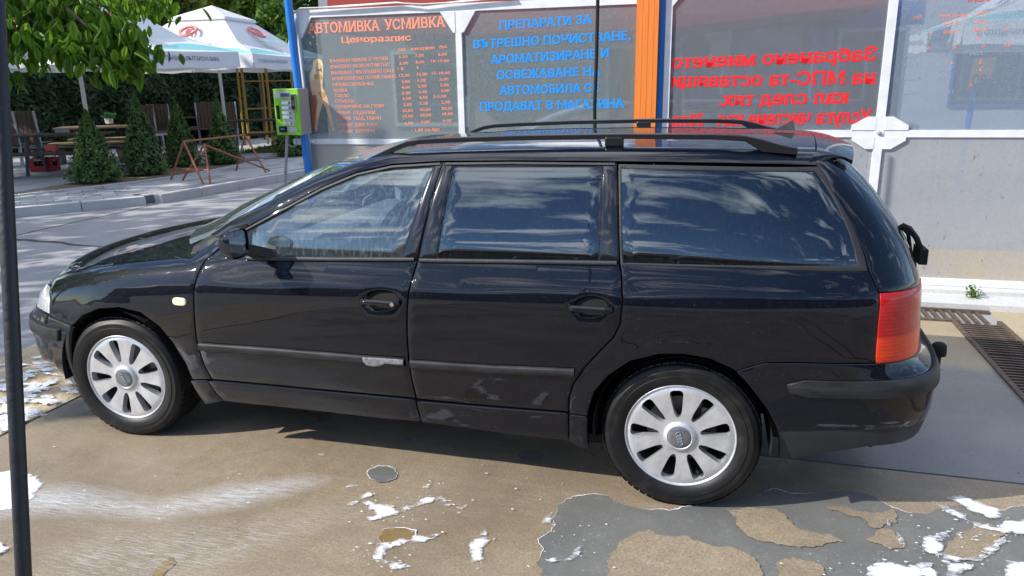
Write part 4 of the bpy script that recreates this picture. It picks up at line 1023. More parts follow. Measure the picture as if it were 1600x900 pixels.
cr = MB().box((0, 0, 0), (.022, .26, .03)).build('grate_bar', RUSTB, drain); cr.location = Vector((4.66, 3.105, -.006))-Vector(drain.location)
for i in range(22):
    o = cr.copy(); COL.objects.link(o); o.parent = drain; o.location = Vector((4.60-.06*i, 3.105, -.006))-Vector(drain.location)
# ================================================================== WALL FRAME COORDINATES
WA = R(1.2); WO = Vector((4.43, 3.70, 0)); WE = Vector((math.cos(WA), math.sin(WA), 0)); WN = Vector((WE.y, -WE.x, 0))    # WN faces the camera
def wpt(px, py, off=0.):
    C, d = ray(px, py); C = Vector(C); d = Vector(d); o = WO+WN*off; t = (o-C).dot(WN)/d.dot(WN); P = C+d*t; return (P-WO).dot(WE), P.z
def wv(s, z, off=0.): p = WO+WE*s+WN*off; return Vector((p.x, p.y, z))
def wbox(mb, s0, s1, z0, z1, o0, o1): mb.prism([(s0, z0), (s1, z0), (s1, z1), (s0, z1)], lambda a, b, d: wv(a, b, o1-d), o1-o0); return mb
def wquad(mb, pts, o0, o1): mb.prism(pts, lambda a, b, d: wv(a, b, o1-d), o1-o0); return mb
sheetc = MB(); wbox(sheetc, -7.2, 5, -.01, .045, -.35, .42); props(sheetc.build('wall_footing', KERB), kind='structure')
st = MB(); wbox(st, -7.2, 5, -.01, .075, -.3, .14); props(st.build('wall_kerb', KERB), kind='structure')

def m_pane(name, film, a0, a1, gloss=.10, run=1., tintc=(.82, .86, .88), rough=.03, glosscol=(1, 1, 1, 1)):
    m, t, b, o = nodes_of(name); v = ocoord(t); t.nodes.remove(b)
    tr = t.nodes.new('ShaderNodeBsdfTransparent'); tr.inputs[0].default_value = (*tintc, 1)
    df = t.nodes.new('ShaderNodeBsdfDiffuse'); gl = t.nodes.new('ShaderNodeBsdfGlossy'); gl.inputs['Roughness'].default_value = rough; gl.inputs[0].default_value = glosscol
    n1 = nnoise(t, v, 1.3, 9, .6, .5); n2 = nnoise(t, nmap(t, v, (60, 60, 2.5)), 1, 6, .7); n3 = nnoise(t, v, 40, 6, .7)
    sp = nrange(t, nnoise(t, nmap(t, v, (30, 30, 10)), 1.6, 3), .66, .72)
    sz = t.nodes.new('ShaderNodeSeparateXYZ'); t.links.new(v, sz.inputs[0]); film_groundlit = nmix(t, nrange(t, sz.outputs[2], .36, .38), (.62, .52, .38), film) if name == 'frosted_pane' else film  # cream foot of the frosted pane: lit ground painted into the film colour
    t.links.new(nmix(t, nmath(t, 'MULTIPLY', sp, .5*run), nmix(t, nrange(t, n1, .35, .7), film_groundlit, tuple(c*.82 for c in film)), (.14, .14, .15)), df.inputs[0])
    a = nmath(t, 'ADD', nrange(t, n1, .35, .7, a0, a1), nmath(t, 'MULTIPLY', nrange(t, n2, .45, .8), .04*run)); a = nmath(t, 'ADD', a, nrange(t, n3, .4, .8, -.04, .08))
    m1 = t.nodes.new('ShaderNodeMixShader'); t.links.new(a, m1.inputs[0]); t.links.new(tr.outputs[0], m1.inputs[1]); t.links.new(df.outputs[0], m1.inputs[2])
    fr = t.nodes.new('ShaderNodeFresnel'); fr.inputs[0].default_value = 1.5; f2 = nmath(t, 'ADD', fr.outputs[0], gloss)
    m2 = t.nodes.new('ShaderNodeMixShader'); t.links.new(f2, m2.inputs[0]); t.links.new(m1.outputs[0], m2.inputs[1]); t.links.new(gl.outputs[0], m2.inputs[2]); t.links.new(m2.outputs[0], o.inputs[0]); return m
PANE_U = m_pane('clear_dirty_pane', (.33, .38, .395), .42, .56, .05); PANE_D = m_pane('dark_dirty_pane', (.31, .33, .37), .40, .55, .09)
PANE_R = m_pane('hazy_pane', (.42, .50, .62), .34, .46, .05)
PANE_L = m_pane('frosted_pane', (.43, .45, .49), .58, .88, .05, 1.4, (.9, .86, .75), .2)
PANE_LL = m_pane('cream_pane', (.42, .40, .36), .80, .92, .05, 1.0, (.9, .86, .75), .3)

# ---- left partition
zmid, ztop_ = 1.245, 2.36
sL = wpt(472, 120)[0]; sM = wpt(720, 120)[0]; sR = wpt(997, 100)[0]; sR2 = wpt(1044, 100)[0]; sP = wpt(1383, 120)[0]
zt1 = wpt(720, 12)[1]; zm1 = wpt(600, 221)[1]; zm2 = wpt(1480, 208)[1]
lp = thing('glass_partition', 'white framed glass partition with the orange price list and the blue notice, left of the orange post', 'partition', tuple(wv((sL+sR)/2, 0)))
fm = MB()
wbox(fm, sL-.03, sR, zt1-.03, zt1+.035, -.02, .02)
wbox(fm, sL-.03, sR, zm1-.025, zm1+.022, -.018, .018); wbox(fm, sL-.03, sR, .08, .13, -.018, .018)
wbox(fm, sL-.032, sL+.022, .078, zt1-.028, -.022, .022); wbox(fm, sM-.028, sM+.026, .078, zt1-.028, -.022, .022)
fm.build('frame', WHITE, lp, world=True)
gs = MB()
for s0, sg in ((sL+.022, 1), (sM-.028, -1), (sM+.026, 1)):
    wquad(gs, [(s0, zt1-.03), (s0+sg*.13, zt1-.03), (s0+sg*.02, zt1-.20), (s0, zt1-.20)], .004, .026)
gs.build('gusset_plate', WHITE, lp, world=True)
bl = MB()
for s0 in (sL+.05, sM-.05, sM+.05): bl.lathe([(.0, .012), (.012, .008), (.014, 0)], wv(s0, zt1-.12, .026), 'Y', 10)
bl.build('bolt', GREYSTEEL, lp, world=True)
def pane(par, s0, s1, z0, z1, m, name='pane'):
    mb = MB(); wbox(mb, s0, s1, z0, z1, -.004, .004); return mb.build(name, m, par, world=True)
pL1 = pane(lp, sL+.02, sM-.026, zm1+.02, zt1-.028, PANE_U); pL2 = pane(lp, sM+.024, sR-.002, zm1+.02, zt1-.028, PANE_U)
pane(lp, sL+.02, sM-.026, .128, zm1-.024, PANE_LL, 'lower_pane'); pane(lp, sM+.024, sR-.002, .128, zm1-.024, PANE_LL, 'lower_pane')
# hinge block at the left foot of the frame
MB().box(wv(sL-.06, zm1, .05), (.10, .06, .05), bev=.008).box(wv(sL-.0, zm1, .035), (.16, .03, .022), bev=.004).build('hinge_block', WHITE, lp, world=True)
cab = MB(); P = [wpt(x, y, .05) for x, y in ((452, 70), (453, 24), (470, 15), (540, 9), (620, 4), (660, 9), (720, 2), (800, -6))]
cab.tube([wv(s, z, .05) for s, z in P], .008, 6).tube([wv(s, z+.012*math.sin(i*2.), .06) for i, (s, z) in enumerate(P[1:])], .006, 6); cb_ = cab.build('cable', mat('white_cable', (.62, .60, .56), .5)); props(cb_, 'pale cable draped along the top rail of the left glass partition', 'cable')
# ---- right partition
rpn = thing('glass_partition', 'white framed glass partition with mirrored red lettering, right of the orange post', 'partition', tuple(wv((sR2+2)/2, 0)))
fm = MB(); zt2 = zt1+.10; lean = .0
wbox(fm, sR2-.03, sR2+.02, .078, zt2, -.022, .022); wbox(fm, sP-.032, sP+.03, .078, zt2+.3, -.022, .022)
wbox(fm, sR2+.02, 3.2, zm2-.03, zm2+.024, -.018, .018); wbox(fm, sR2+.02, 3.2, .078, .135, -.018, .018); wbox(fm, sR2+.02, 3.2, zt2+.3, zt2+.36, -.018, .018)
wbox(fm, 3.2, 3.26, .078, zt2+.36, -.022, .022)
fm.build('frame', WHITE, rpn, world=True)
gs = MB()
for sg in (-1, 1):
    s0 = sP+(.03 if sg > 0 else -.032)
    wquad(gs, [(s0, zm2+.024), (s0+sg*.17, zm2+.024), (s0+sg*.17, zm2+.06), (s0+sg*.06, zm2+.125), (s0, zm2+.125)], .004, .024)
    wquad(gs, [(s0, zm2-.03), (s0+sg*.16, zm2-.03), (s0+sg*.16, zm2-.055), (s0+sg*.06, zm2-.12), (s0, zm2-.12)], .004, .024)
wquad(gs, [(sR2+.02, zt1+.06), (sR2+.12, zt1+.06), (sR2+.02, zt1-.06)], .004, .024)
gs.build('gusset_plate', WHITE, rpn, world=True)
MB().lathe([(.0, -.014), (.013, -.010), (.016, 0)], wv(sP, zm2, .024), 'Y', 12).build('bolt', GREYSTEEL, rpn, world=True)
pR1 = pane(rpn, sR2+.018, sP-.03, zm2+.022, zt2+.30, PANE_D); pR2 = pane(rpn, sP+.028, 3.2, zm2+.022, zt2+.30, PANE_R)
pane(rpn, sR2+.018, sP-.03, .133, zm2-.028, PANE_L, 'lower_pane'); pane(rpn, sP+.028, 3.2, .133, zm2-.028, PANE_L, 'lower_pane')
# ---- posts
so0, so1 = wpt(992, 100, .06)[0], wpt(1027, 100, .06)[0]
op = MB(); wbox(op, so0+.005, so1, .05, 3.4, -.06, .08)
g_ = [wbox(op, so0+.005+(so1-so0)*k/4-.004, so0+.005+(so1-so0)*k/4+.004, .05, 3.4, .08, .0815) for k in (1, 2, 3)]
props(op.build('orange_post', ORANGE), 'tall orange steel post between the two glass partitions', 'post')
bp_ = MB(); wbox(bp_, so1+.005, wpt(1037, 100, .0)[0], .05, 3.4, -.06, .02); props(bp_.build('blue_post', BLUE), 'narrow blue steel post standing against the right side of the orange post', 'post')
a = wpt(482, 268, .08); b = wpt(450, 0, .08)
props(MB().tube([wv(a[0]+(a[0]-b[0])*.9, .045, .08), wv(*a, .08), wv(*b, .08), wv(b[0]-(a[0]-b[0])*.5, 3.4, .08)], .036, 20).build('blue_pipe', BLUE, angle=40), 'round bright blue pipe at the left end of the glass partitions', 'pipe')
# ---- hanging hose
h0 = onz(934, 0, 2.8); Y_ = 2.35; P = [ony(934, -160, Y_), ony(934, 0, Y_), ony(932, 90, Y_), ony(929, 170, Y_), ony(930, 230, Y_)]
hp = props(MB().tube(P+[P[-1]+Vector((.02, 0, -.5)), P[-1]+Vector((.15, .1, -1.2+.0))], .012, 8).build('hanging_hose', BLACK, smooth=True), 'thin black hose hanging straight down in front of the blue notice', 'hose')
# ================================================================== LETTERING
TXT = {}
def text_geo(s, bold=.02, serif=.035, mirror=False):
    c = bpy.data.curves.new('lettering', 'FONT'); c.body = s; c.size = 1; c.resolution_u = 2; c.offset = 0
    o = bpy.data.objects.new('tmp', c); COL.objects.link(o); bpy.context.view_layer.update(); d = bpy.context.evaluated_depsgraph_get()
    me0 = bpy.data.meshes.new_from_object(o.evaluated_get(d)); ev = {}
    for p in me0.polygons:
        v = list(p.vertices)
        for i in range(len(v)): e = (min(v[i], v[(i+1) % len(v)]), max(v[i], v[(i+1) % len(v)])); ev[e] = ev.get(e, 0)+1
    co = [v.co.copy() for v in me0.vertices]; ser = []
    if serif:
        for (a, b_), n in ev.items():
            if n != 1: continue
            p, q = co[a], co[b_]
            if abs(p.y-q.y) < .004 and .05 < abs(p.x-q.x) < .16:
                for y0 in ((0, .547) if any(ch.islower() for ch in s) else (0, .729)):
                    if abs(p.y-y0) < .012: ser.append((min(p.x, q.x), max(p.x, q.x), y0))
    V = []; F = []; base = [tuple(v.co) for v in me0.vertices]; bf = [tuple(p.vertices) for p in me0.polygons]
    st = [(0, 0)] if bold <= .012 else [(-bold, -bold*.5), (bold, -bold*.5), (-bold, bold*.5), (bold, bold*.5), (0, 0)]
    for q, (dx, dy) in enumerate(st):
        k = len(V); V += [(x+dx, y+dy, q*.0002) for x, y, z in base]; F += [tuple(a+k for a in f) for f in bf]
    for x0, x1, y0 in ser:
        k = len(V); e = serif*1.5+bold; h = .06; ya, yb = (y0-bold, y0+h) if y0 == 0 else (y0-h, y0+bold)
        V += [(x0-e, ya, .001), (x1+e, ya, .001), (x1+e, yb, .001), (x0-e, yb, .001)]; F.append((k, k+1, k+2, k+3))
    bpy.data.objects.remove(o); return V, F
def wtext(s, p0, p1, hpx, m, par, off=.0055, mirror=False, name='lettering', bold=.024, serif=.03, ref=None):
    """one line of lettering on the pane from pixel p0 (left, baseline) to p1 (right, baseline)"""
    V, F = text_geo(s, bold, serif); xs = [v[0] for v in V]; x0, x1 = min(xs), max(xs)
    a = wpt(*p0, off); b = wpt(*p1, off); tops = wpt(p0[0], p0[1]-hpx, off); H = (tops[1]-a[1])/.729
    P = []
    for x, y, z in V:
        t = (x-x0)/(x1-x0)
        if mirror: t = 1-t
        P.append(wv(a[0]+(b[0]-a[0])*t, a[1]+(b[1]-a[1])*t+y*H, off+z*.3))
    return MB().add(P, F).build(name, m, par, world=True)
L_OR = mat('orange_vinyl', (.92, .30, .18), .5); L_BL = mat('blue_vinyl', (.0, .30, .95), .5); L_RE = mat('red_vinyl', (.85, .018, .02), .5)
Z2 = lambda x, y: (420+x*340/1330, y*230/900)
def z2t(s, x0, y0, x1, y1, h, **k): wtext(s, Z2(x0, y0), Z2(x1, y1), h*.2556, L_OR, pL1, **k)
z2t('АВТОМИВКА', 240, 205, 680, 185, 62); z2t('УСМИВКА', 708, 182, 1080, 162, 62); z2t('Ценоразпис', 445, 262, 872, 246, 36)
k_ = dict(bold=.015, serif=.03)
z2t('лек', 788, 312, 838, 309, 20, **k_); z2t('ван/джип', 868, 308, 1015, 300, 20, **k_); z2t('бус', 1043, 297, 1092, 293, 20, **k_)
rowsT = [('ВЪНШНО МИЕНЕ С ЧЕТКИ', 375, 382, 730, 366, ('5,50', '7,00', '8,00')), ('ВЪНШНО БЕЗКОНТАКТНО', 380, 418, 740, 402, ('6,00', '8,00', '10-15,00')), ('ВЪНШНО / ВЪТРЕШНО САМ', 383, 456, 765, 441, ('1 8', '3', None)),
         ('КОМПЛЕКСНО ПОЧИСТВАНЕ', 388, 492, 778, 476, ('12,00', '15,00', '15-18,00')), ('ПРАХОСМУКАЧКА', 392, 527, 645, 521, ('4,00', '5,00', '5,00')), ('КОЖА', 398, 563, 482, 561, ('4,00', '5,00', '5,00')),
         ('ТАБЛО', 402, 596, 494, 594, ('3,00', '4,00', '4,00')), ('СТЪКЛА', 405, 629, 520, 627, ('3,00', '4,50', '3-5,00')), ('ПОЧЕРНЯНЕ НА ГУМИ', 408, 664, 702, 655, ('2,00', '2,50', '2,00')),
         ('ПРАНЕ  СЕДАЛКИ', 413, 699, 652, 696, ('40,00', '50,00', '50,00')), ('ПРАНЕ  ПОД, ТАВАН', 417, 735, 687, 730, ('15,00', '18,00', '18,00')), ('МИЕНЕ ДВИГАТЕЛ', 422, 774, 667, 771, ('6.00', '9,00', '9,00')), ('ПРАНЕ  КИЛИМИ', 427, 812, 650, 810, (None, None, None))]
for i, (s, x0, y0, x1, y1, pr) in enumerate(rowsT):
    z2t(s, x0, y0, x1, y1, 19, **k_)
    yb = (356, 396, 430, 470, 508, 543, 578, 612, 648, 686, 720, 762, 804)[i]; xr = (845, 850, 838, 857, 860, 862, 864, 868, 872, 875, 878, 880, 0)[i]
    for j, p in enumerate(pr):
        if not p: continue
        x_ = (xr-(60 if j == 0 and len(p) > 4 else 50), 895+i*3.2, (1035 if len(p) < 6 else 988)+i*2.5)[j]; w_ = {1: 14, 3: 36, 4: 54, 5: 66, 6: 80, 8: 112}[len(p)]
        if j == 2 and len(p) > 6: w_ = 112
        z2t(p, x_, yb-j*7, x_+w_, yb-j*7-2, 18, **k_)
z2t('- 1,80 лв./м2', 872, 806, 1045, 800, 19, **k_)
Z3 = lambda x, y: (700+x*360/1473, y*220/900)
for s, x0, y0, x1, y1 in (('ПРЕПАРАТИ ЗА', 328, 188, 922, 148), ('ВЪТРЕШНО ПОЧИСТВАНЕ,', 163, 310, 1168, 252), ('АРОМАТИЗИРАНЕ И', 272, 408, 1030, 365), ('ОСВЕЖАВАНЕ НА', 312, 506, 978, 480), ('АВТОМОБИЛА СЕ', 328, 605, 965, 585), ('ПРОДАВАТ В МАГАЗИНА', 202, 708, 1128, 687)):
    wtext(s, Z3(x0, y0), Z3(x1, y1), 13, L_BL, pL2, bold=.024, serif=.035)
Z4 = lambda x, y: (1000+x*.375, y*.3752)
for s, x0, y0, x1, y1 in (('Забранено миенето', 130, 285, 985, 250), ('на МПС-та оставящи', 128, 362, 980, 348), ('кал след тях.', 328, 440, 868, 428), ('Услуга чистене кал - 30лв.', 118, 526, 962, 510)):
    wtext(s, Z4(x0, y0), Z4(x1, y1), 20, L_RE, pR1, off=.0055, mirror=True, bold=.03, serif=.02)
Z6 = lambda x, y: (1300+x*.2555, y*.2556); fr_ = mat('faint_orange_vinyl', (.80, .25, .16), .5); gr_ = mat('grey_vinyl', (.28, .31, .40), .6)
for s, x, y, w_, m_ in (('бус', 500, 115, 48, fr_), ('ван/джип', 655, 105, 178, fr_), ('лек', 882, 88, 70, fr_), ('7,00', 490, 170, 60, gr_), ('5,50', 682, 152, 92, fr_), ('4,50', 868, 142, 88, fr_), ('8,00', 460, 215, 85, gr_), ('7,00', 680, 208, 85, fr_), ('5,00', 862, 193, 86, fr_), ('3', 880, 240, 20, fr_),
                     ('3,00', 455, 270, 78, gr_), ('6', 580, 305, 20, fr_), ('6', 738, 302, 20, fr_), ('0', 915, 292, 18, fr_), ('3,00', 440, 355, 85, gr_), ('3,50', 655, 350, 80, gr_), ('3,00', 840, 338, 90, gr_), ('4', 722, 398, 20, fr_), ('3', 898, 392, 22, fr_), ('3,00', 440, 405, 85, gr_), ('3,00', 650, 440, 85, gr_), ('2', 898, 435, 20, fr_),
                     ('3,00', 440, 490, 100, gr_), ('2,50', 640, 485, 90, gr_), ('5', 842, 528, 18, fr_), ('15,00', 430, 580, 90, gr_), ('18,00', 640, 575, 100, gr_), ('0', 1052, 188, 26, fr_), ('ЗА', 1045, 288, 50, fr_), ('УСМ', 832, 12, 140, L_RE)):
    wtext(s, Z6(x, y), Z6(x+w_, y-3), 5.5 if s != 'УСМ' else 9, m_, pR2, off=.0055, mirror=True, bold=.015, serif=.0)
# ---- printed figure on the price list pane: flat vinyl print
def dec(pts, m, name, off, smooth=1):
    P = smooth_poly([wpt(*Z2(x, y), off) for x, y in pts], 2); mb = MB()
    res = delaunay_2d_cdt([Vector(p) for p in P], [(i, (i+1) % len(P)) for i in range(len(P))], [], 1, 1e-7)
    return mb.add([wv(v[0], v[1], off) for v in res[0]], [tuple(f) for f in res[2]]).build(name, m, fig, world=True)
fig = thing('printed_figure', None, None); fig.parent = lp; fig.location = (0, 0, 0)
SK = mat('print_skin', (.72, .47, .30), .5, col2=(.62, .36, .22), noise_scale=20)
dec([(300, 432), (322, 436), (332, 470), (330, 500), (326, 535), (345, 560), (362, 610), (372, 660), (384, 720), (398, 775), (408, 800), (392, 806), (378, 760), (362, 700), (345, 650), (330, 625), (322, 660), (310, 700), (300, 750), (294, 806), (282, 805), (284, 740), (290, 680), (298, 620), (292, 600), (284, 572), (272, 590), (262, 570), (258, 545), (252, 510), (248, 470), (250, 440), (268, 425)], SK, 'body_print', .0058)
dec([(285, 385), (302, 372), (320, 385), (322, 410), (308, 428), (292, 420)], SK, 'face_print', .0066)
dec([(270, 415), (268, 380), (285, 360), (312, 358), (330, 378), (334, 420), (332, 480), (326, 470), (324, 420), (318, 386), (300, 378), (288, 390), (290, 430), (282, 470), (268, 500), (255, 460), (258, 430)], mat('print_hair', (.85, .74, .45), .5, col2=(.65, .5, .25), noise_scale=40, stretch=(1, 1, .2)), 'hair_print', .0072)
GB = mat('print_gold', (.45, .30, .10), .45)
dec([(276, 452), (300, 455), (326, 458), (326, 480), (312, 488), (302, 474), (290, 486), (276, 478)], GB, 'bikini_top_print', .0078)
dec([(296, 560), (325, 566), (350, 560), (346, 580), (332, 600), (322, 600), (306, 582)], GB, 'bikini_bottom_print', .0078)
dec([(253, 530), (275, 570), (290, 640), (284, 720), (290, 806), (275, 806), (262, 700), (252, 600)], mat('print_drape', (.42, .12, .08), .5), 'drape_print', .0052)
# ================================================================== BEHIND THE GLASS
FAC = mat('render_grey', (.30, .31, .32), .85, noise_amt=.25, noise_scale=2); RED = mat('red_fascia', (.34, .035, .03), .5, noise_amt=.2, noise_scale=2)
bld = thing('service_building', 'grey service building with a dark red canopy edge seen through the glass partitions', 'building', (3, 9, 0))
bx0, bx1 = ony(505, 100, 9).x, ony(1408, 100, 9).x; MB().box(((bx0+bx1)/2, 9.2, 2.0), (bx1-bx0, .4, 4.0)).build('wall', FAC, bld, world=True)
cn = MB(); yc = 6.6
pts = [ony(x, y, yc) for x, y in ((515, 52), (720, 53), (1045, 45), (1390, 3))]
for i in range(3):
    a, b = pts[i], pts[i+1]; cn.add([(a.x, yc, a.z), (b.x, yc, b.z), (b.x, yc, b.z+.55), (a.x, yc, a.z+.55), (a.x, 9.0, a.z), (b.x, 9.0, b.z), (b.x, 9.0, b.z+.55), (a.x, 9.0, a.z+.55)], [(0, 1, 2, 3), (0, 4, 5, 1), (3, 2, 6, 7), (1, 5, 6, 2), (0, 3, 7, 4)])
cn.build('canopy', RED, bld, world=True)
def frame(par, x0, x1, z0, z1, y, m, mg, w=.06, name='window'):
    mb = MB()
    for a, b, c, d in ((x0, x1, z0, z0+w), (x0, x1, z1-w, z1), (x0, x0+w, z0+w, z1-w), (x1-w, x1, z0+w, z1-w)): mb.box(((a+b)/2, y, (c+d)/2), (b-a, .06, d-c))
    o = mb.build(name, m, par, world=True)
    g = MB().box(((x0+x1)/2, y+.02, (z0+z1)/2), (x1-x0-2*w, .01, z1-z0-2*w)).build('glass', mg, o, world=True); g.location = (0, 0, 0)
DGL = mat('dark_glass', (.05, .06, .07), .08, spec=.8); BLW = mat('blue_sheet', (.03, .14, .38), .45)
p0, p1 = ony(1310, 45, 8.95), ony(1405, 185, 8.95)
frame(bld, p0.x, p1.x, .1, p0.z, 8.93, mat('white_joinery', (.6, .62, .62), .5), DGL, .05, 'door')
p2 = ony(1300, 8, 8.9); MB().box(((p0.x+p1.x)/2-.1, 8.90, (p0.z+.03+p2.z)/2), (p1.x-p0.x+.5, .05, p2.z-p0.z)).box((p0.x-.22, 8.9, 1.3), (.32, .05, 2.4)).build('blue_panel', BLW, bld, world=True)
frame(bld, -2.5, -1.2, 1.0, 2.2, 8.97, MATS['white_joinery'], DGL); frame(bld, 1.0, 2.2, 1.0, 2.2, 8.97, MATS['white_joinery'], DGL)
# white cabinets along the wall
cbx = MB()
for x in (3.4, 4.15, 4.9): cbx.box((x, 8.6, .55), (.7, .5, 1.0), bev=.01)
props(cbx.build('cabinet_row', mat('cabinet_white', (.5, .5, .5), .5)), 'row of white cabinets behind the mirrored red lettering', 'cabinet')
# air conditioner
p = ony(1063, 50, 8.5); q = ony(1140, 102, 8.5)
ac = thing('air_conditioner', 'white outdoor air conditioning unit seen through the glass right of the orange post', 'air conditioner', ((p.x+q.x)/2, 8.7, 0)); cx, cz, w_, h_ = (p.x+q.x)/2, (p.z+q.z)/2, q.x-p.x, p.z-q.z
MB().box((cx, 8.66, cz), (w_, .30, h_), bev=.01).build('casing', mat('ac_white', (.55, .55, .52), .5), ac, world=True)
mb = MB(); c0 = Vector((cx-w_*.18, 8.50, cz)); 
for r_ in (.05, .10, .15, .19): mb.tube([c0+Vector((r_*math.cos(a), 0, r_*math.sin(a))) for a in [2*math.pi*k/24 for k in range(24)]], .006, 5, closed=True)
for k in range(8): a = math.pi*k/4; mb.tube([c0, c0+Vector((.2*math.cos(a), 0, .2*math.sin(a)))], .004, 4)
mb.build('fan_guard', BLACK, ac, world=True); MB().lathe([(0, .003), (.18, .003)], (c0.x, 8.505, cz), 'Y', 24).build('fan_opening', BLACK, ac, world=True)
fb = thing('far_building', 'pale low building with a wide window seen faintly through the hazy right pane', 'building', (14, 22, 0))
MB().box((15, 22, 1.9), (17, 3, 3.8)).build('wall', mat('pale_wall', (.42, .44, .47), .8, noise_amt=.12, noise_scale=.8), fb, world=True); frame(fb, 8.5, 12, .8, 2.4, 20.46, BLW, DGL); frame(fb, 13.5, 16, .8, 2.4, 20.46, BLW, DGL)
# yellow sign on a blue pole
p, q = ony(1522, 92, 7.5), ony(1548, 137, 7.5)
sg = thing('yellow_sign', 'small yellow sign on a thin blue pole behind the hazy right pane', 'sign', (p.x, 7.5, 0))
MB().add([(p.x, 7.5, p.z), (q.x+.02, 7.5, p.z+.02), (q.x-.01, 7.5, q.z+.12), (p.x-.02, 7.5, q.z), (p.x, 7.52, p.z), (q.x+.02, 7.52, p.z+.02), (q.x-.01, 7.52, q.z+.12), (p.x-.02, 7.52, q.z)], [(0, 1, 2, 3), (4, 7, 6, 5), (0, 4, 5, 1), (1, 5, 6, 2), (2, 6, 7, 3), (3, 7, 4, 0)]).build('sign_plate', mat('sign_yellow', (.85, .55, .12), .5), sg, world=True)
MB().tube([(p.x+.03, 7.54, 0), (p.x+.06, 7.54, p.z)], .03, 10).build('sign_pole', BLUE, sg, world=True)
def plane_text(s, org, xd, yd, width, height, m, par, name='lettering', bold=.02, serif=0, world=True):
    V, F = text_geo(s, bold, serif); xs = [v[0] for v in V]; x0, x1 = min(xs), max(xs); xd = Vector(xd).normalized(); yd = Vector(yd).normalized(); n = xd.cross(yd)
    P = [Vector(org)+xd*((x-x0)/(x1-x0)*width)+yd*(y/.729*height)+n*(z*.2) for x, y, z in V]
    return MB().add(P, F).build(name, m, par, world=world)
NAVY = mat('print_navy', (.04, .06, .14), .6); plane_text('ОВ', (p.x+.01, 7.495, p.z-.30), (1, 0, 0), (0, 0, 1), .15, .12, NAVY, sg)

# ================================================================== KERB, PAVEMENT, TERRACE
ZP = .12
K1 = [Vector((-10.6, .75)), Vector((-5.53, 6.53))]; K2 = [Vector((-5.42, 6.72)), Vector((-5.30, 7.5)), Vector((-5.16, 8.3)), Vector((-5.00, 9.2)), Vector((-4.86, 10.1)), Vector((-4.75, 11.0)), Vector((-4.66, 11.9)), Vector((-4.6, 12.8)), Vector((-4.55, 13.8))]
TB = [(-4.6, 15), (-4.55, 13.8)]+[tuple(p+Vector((-.16, .02))) for p in K2[::-1]]+[(-5.66, 6.63), (-10.75, .85), (-45, -28), (-45, 60), (-4.6, 60)]
props(MB().prism(TB, lambda a, b, d: (a, b, ZP-.012-d), .3).build('terrace_base', mat('joint_sand', (.16, .16, .16), .95)), kind='structure')
kerb = thing('kerb', 'pale concrete kerb stones along the edge of the paved terrace', 'kerb', (-5.4, 6.6, 0), kind='structure')
def stone(a, b, w, h, name, m, par, gap=.012, zt=ZP, z0=-.02):
    d = (b-a).normalized(); n = Vector((-d.y, d.x)); a = a+d*gap/2; b = b-d*gap/2; e = .012
    P = [a, b, b+n*w, a+n*w]; V = [(p.x, p.y, z0) for p in P]+[(p.x, p.y, zt-e) for p in P]; c = sum(P, Vector((0, 0)))/4
    V += [((p+(c-p).normalized()*e).x, (p+(c-p).normalized()*e).y, zt) for p in P]
    return MB().add(V, [(8, 9, 10, 11)]+[(i, (i+1) % 4, 4+(i+1) % 4, 4+i) for i in range(4)]+[(4+i, 4+(i+1) % 4, 8+(i+1) % 4, 8+i) for i in range(4)]).build(name, m, par, world=True)
L_ = (K1[1]-K1[0]).length; n = 9
for i in range(n): a = K1[0]+(K1[1]-K1[0])*i/n; b = K1[0]+(K1[1]-K1[0])*(i+1)/n; stone(a, b, .15, 0, 'kerb_stone', KERB, kerb, zt=ZP+.004+random.uniform(-.003, .003))
for i in range(len(K2)-1): stone(K2[i], K2[i+1], .15, 0, 'kerb_stone', KERB, kerb, zt=ZP+.004+random.uniform(-.003, .003))
SOILF = [(-7.95, 5.6), (-7.66, 6.25), (-7.43, 6.75), (-7.12, 7.35), (-6.9, 8.0), (-6.75, 8.8), (-6.7, 9.6), (-6.75, 10.6), (-6.9, 11.6)]
SOILB = [(-7.6, 11.9), (-8.0, 10.2), (-8.02, 8.8), (-8.0, 7.86), (-7.9, 6.7)]
soil = SOILF+SOILB
props(MB().prism(soil, lambda a, b, d: (a, b, ZP+.008-d), .03).build('soil_bed', mat('dry_soil', (.13, .095, .06), .95, col2=(.24, .19, .13), noise_scale=25, bump=1, bump_scale=50)), kind='structure')
pav = thing('pavement', 'grey concrete pavers laid between the kerb and the planting bed', 'pavement', (-6.2, 7.5, 0), kind='structure')
# pavers laid in rows along the kerb; the nearest ones single, the rest joined
cand = []
poly_p = [tuple(p+Vector((-.165, .0))) for p in K2]+[(-4.72, 15), (-7.0, 15), (-6.95, 11.7)]+SOILF[::-1]+[(-10.9, 1.0), (-10.75, .88), (-5.70, 6.62)]
d1 = (K1[1]-K1[0]).normalized(); dd = Vector((.13, .99)).normalized()
def pav_rows(o, d, nrow, ncol, clip):
    n = Vector((-d.y, d.x))
    for r_ in range(nrow):
        for c_ in range(ncol):
            a = o+d*((c_+(.5 if r_ % 2 else 0))*.42)+n*(r_*.212); q = [a, a+d*.412, a+d*.412+n*.204, a+n*.204]; ce = (q[0]+q[2])/2
            if inside(ce, clip) and inside(ce, poly_p): cand.append(((ce-Vector((CAM[0], CAM[1]))).length, a, d, n))
split = [(-5.5, 6.6), (-9.5, 9.6)]
pav_rows(Vector((-5.62, 6.7))-Vector((0, 0)), dd, 13, 22, [(-4, 6.6), (-5.55, 6.62), (-9.5, 8.6), (-9.5, 16), (-4, 16)])
pav_rows(K1[0]+Vector((-.13, .13)), d1, 13, 20, [(-5.55, 6.6), (-9.5, 8.55), (-14, 4), (-11, 0), (-4, 6)])
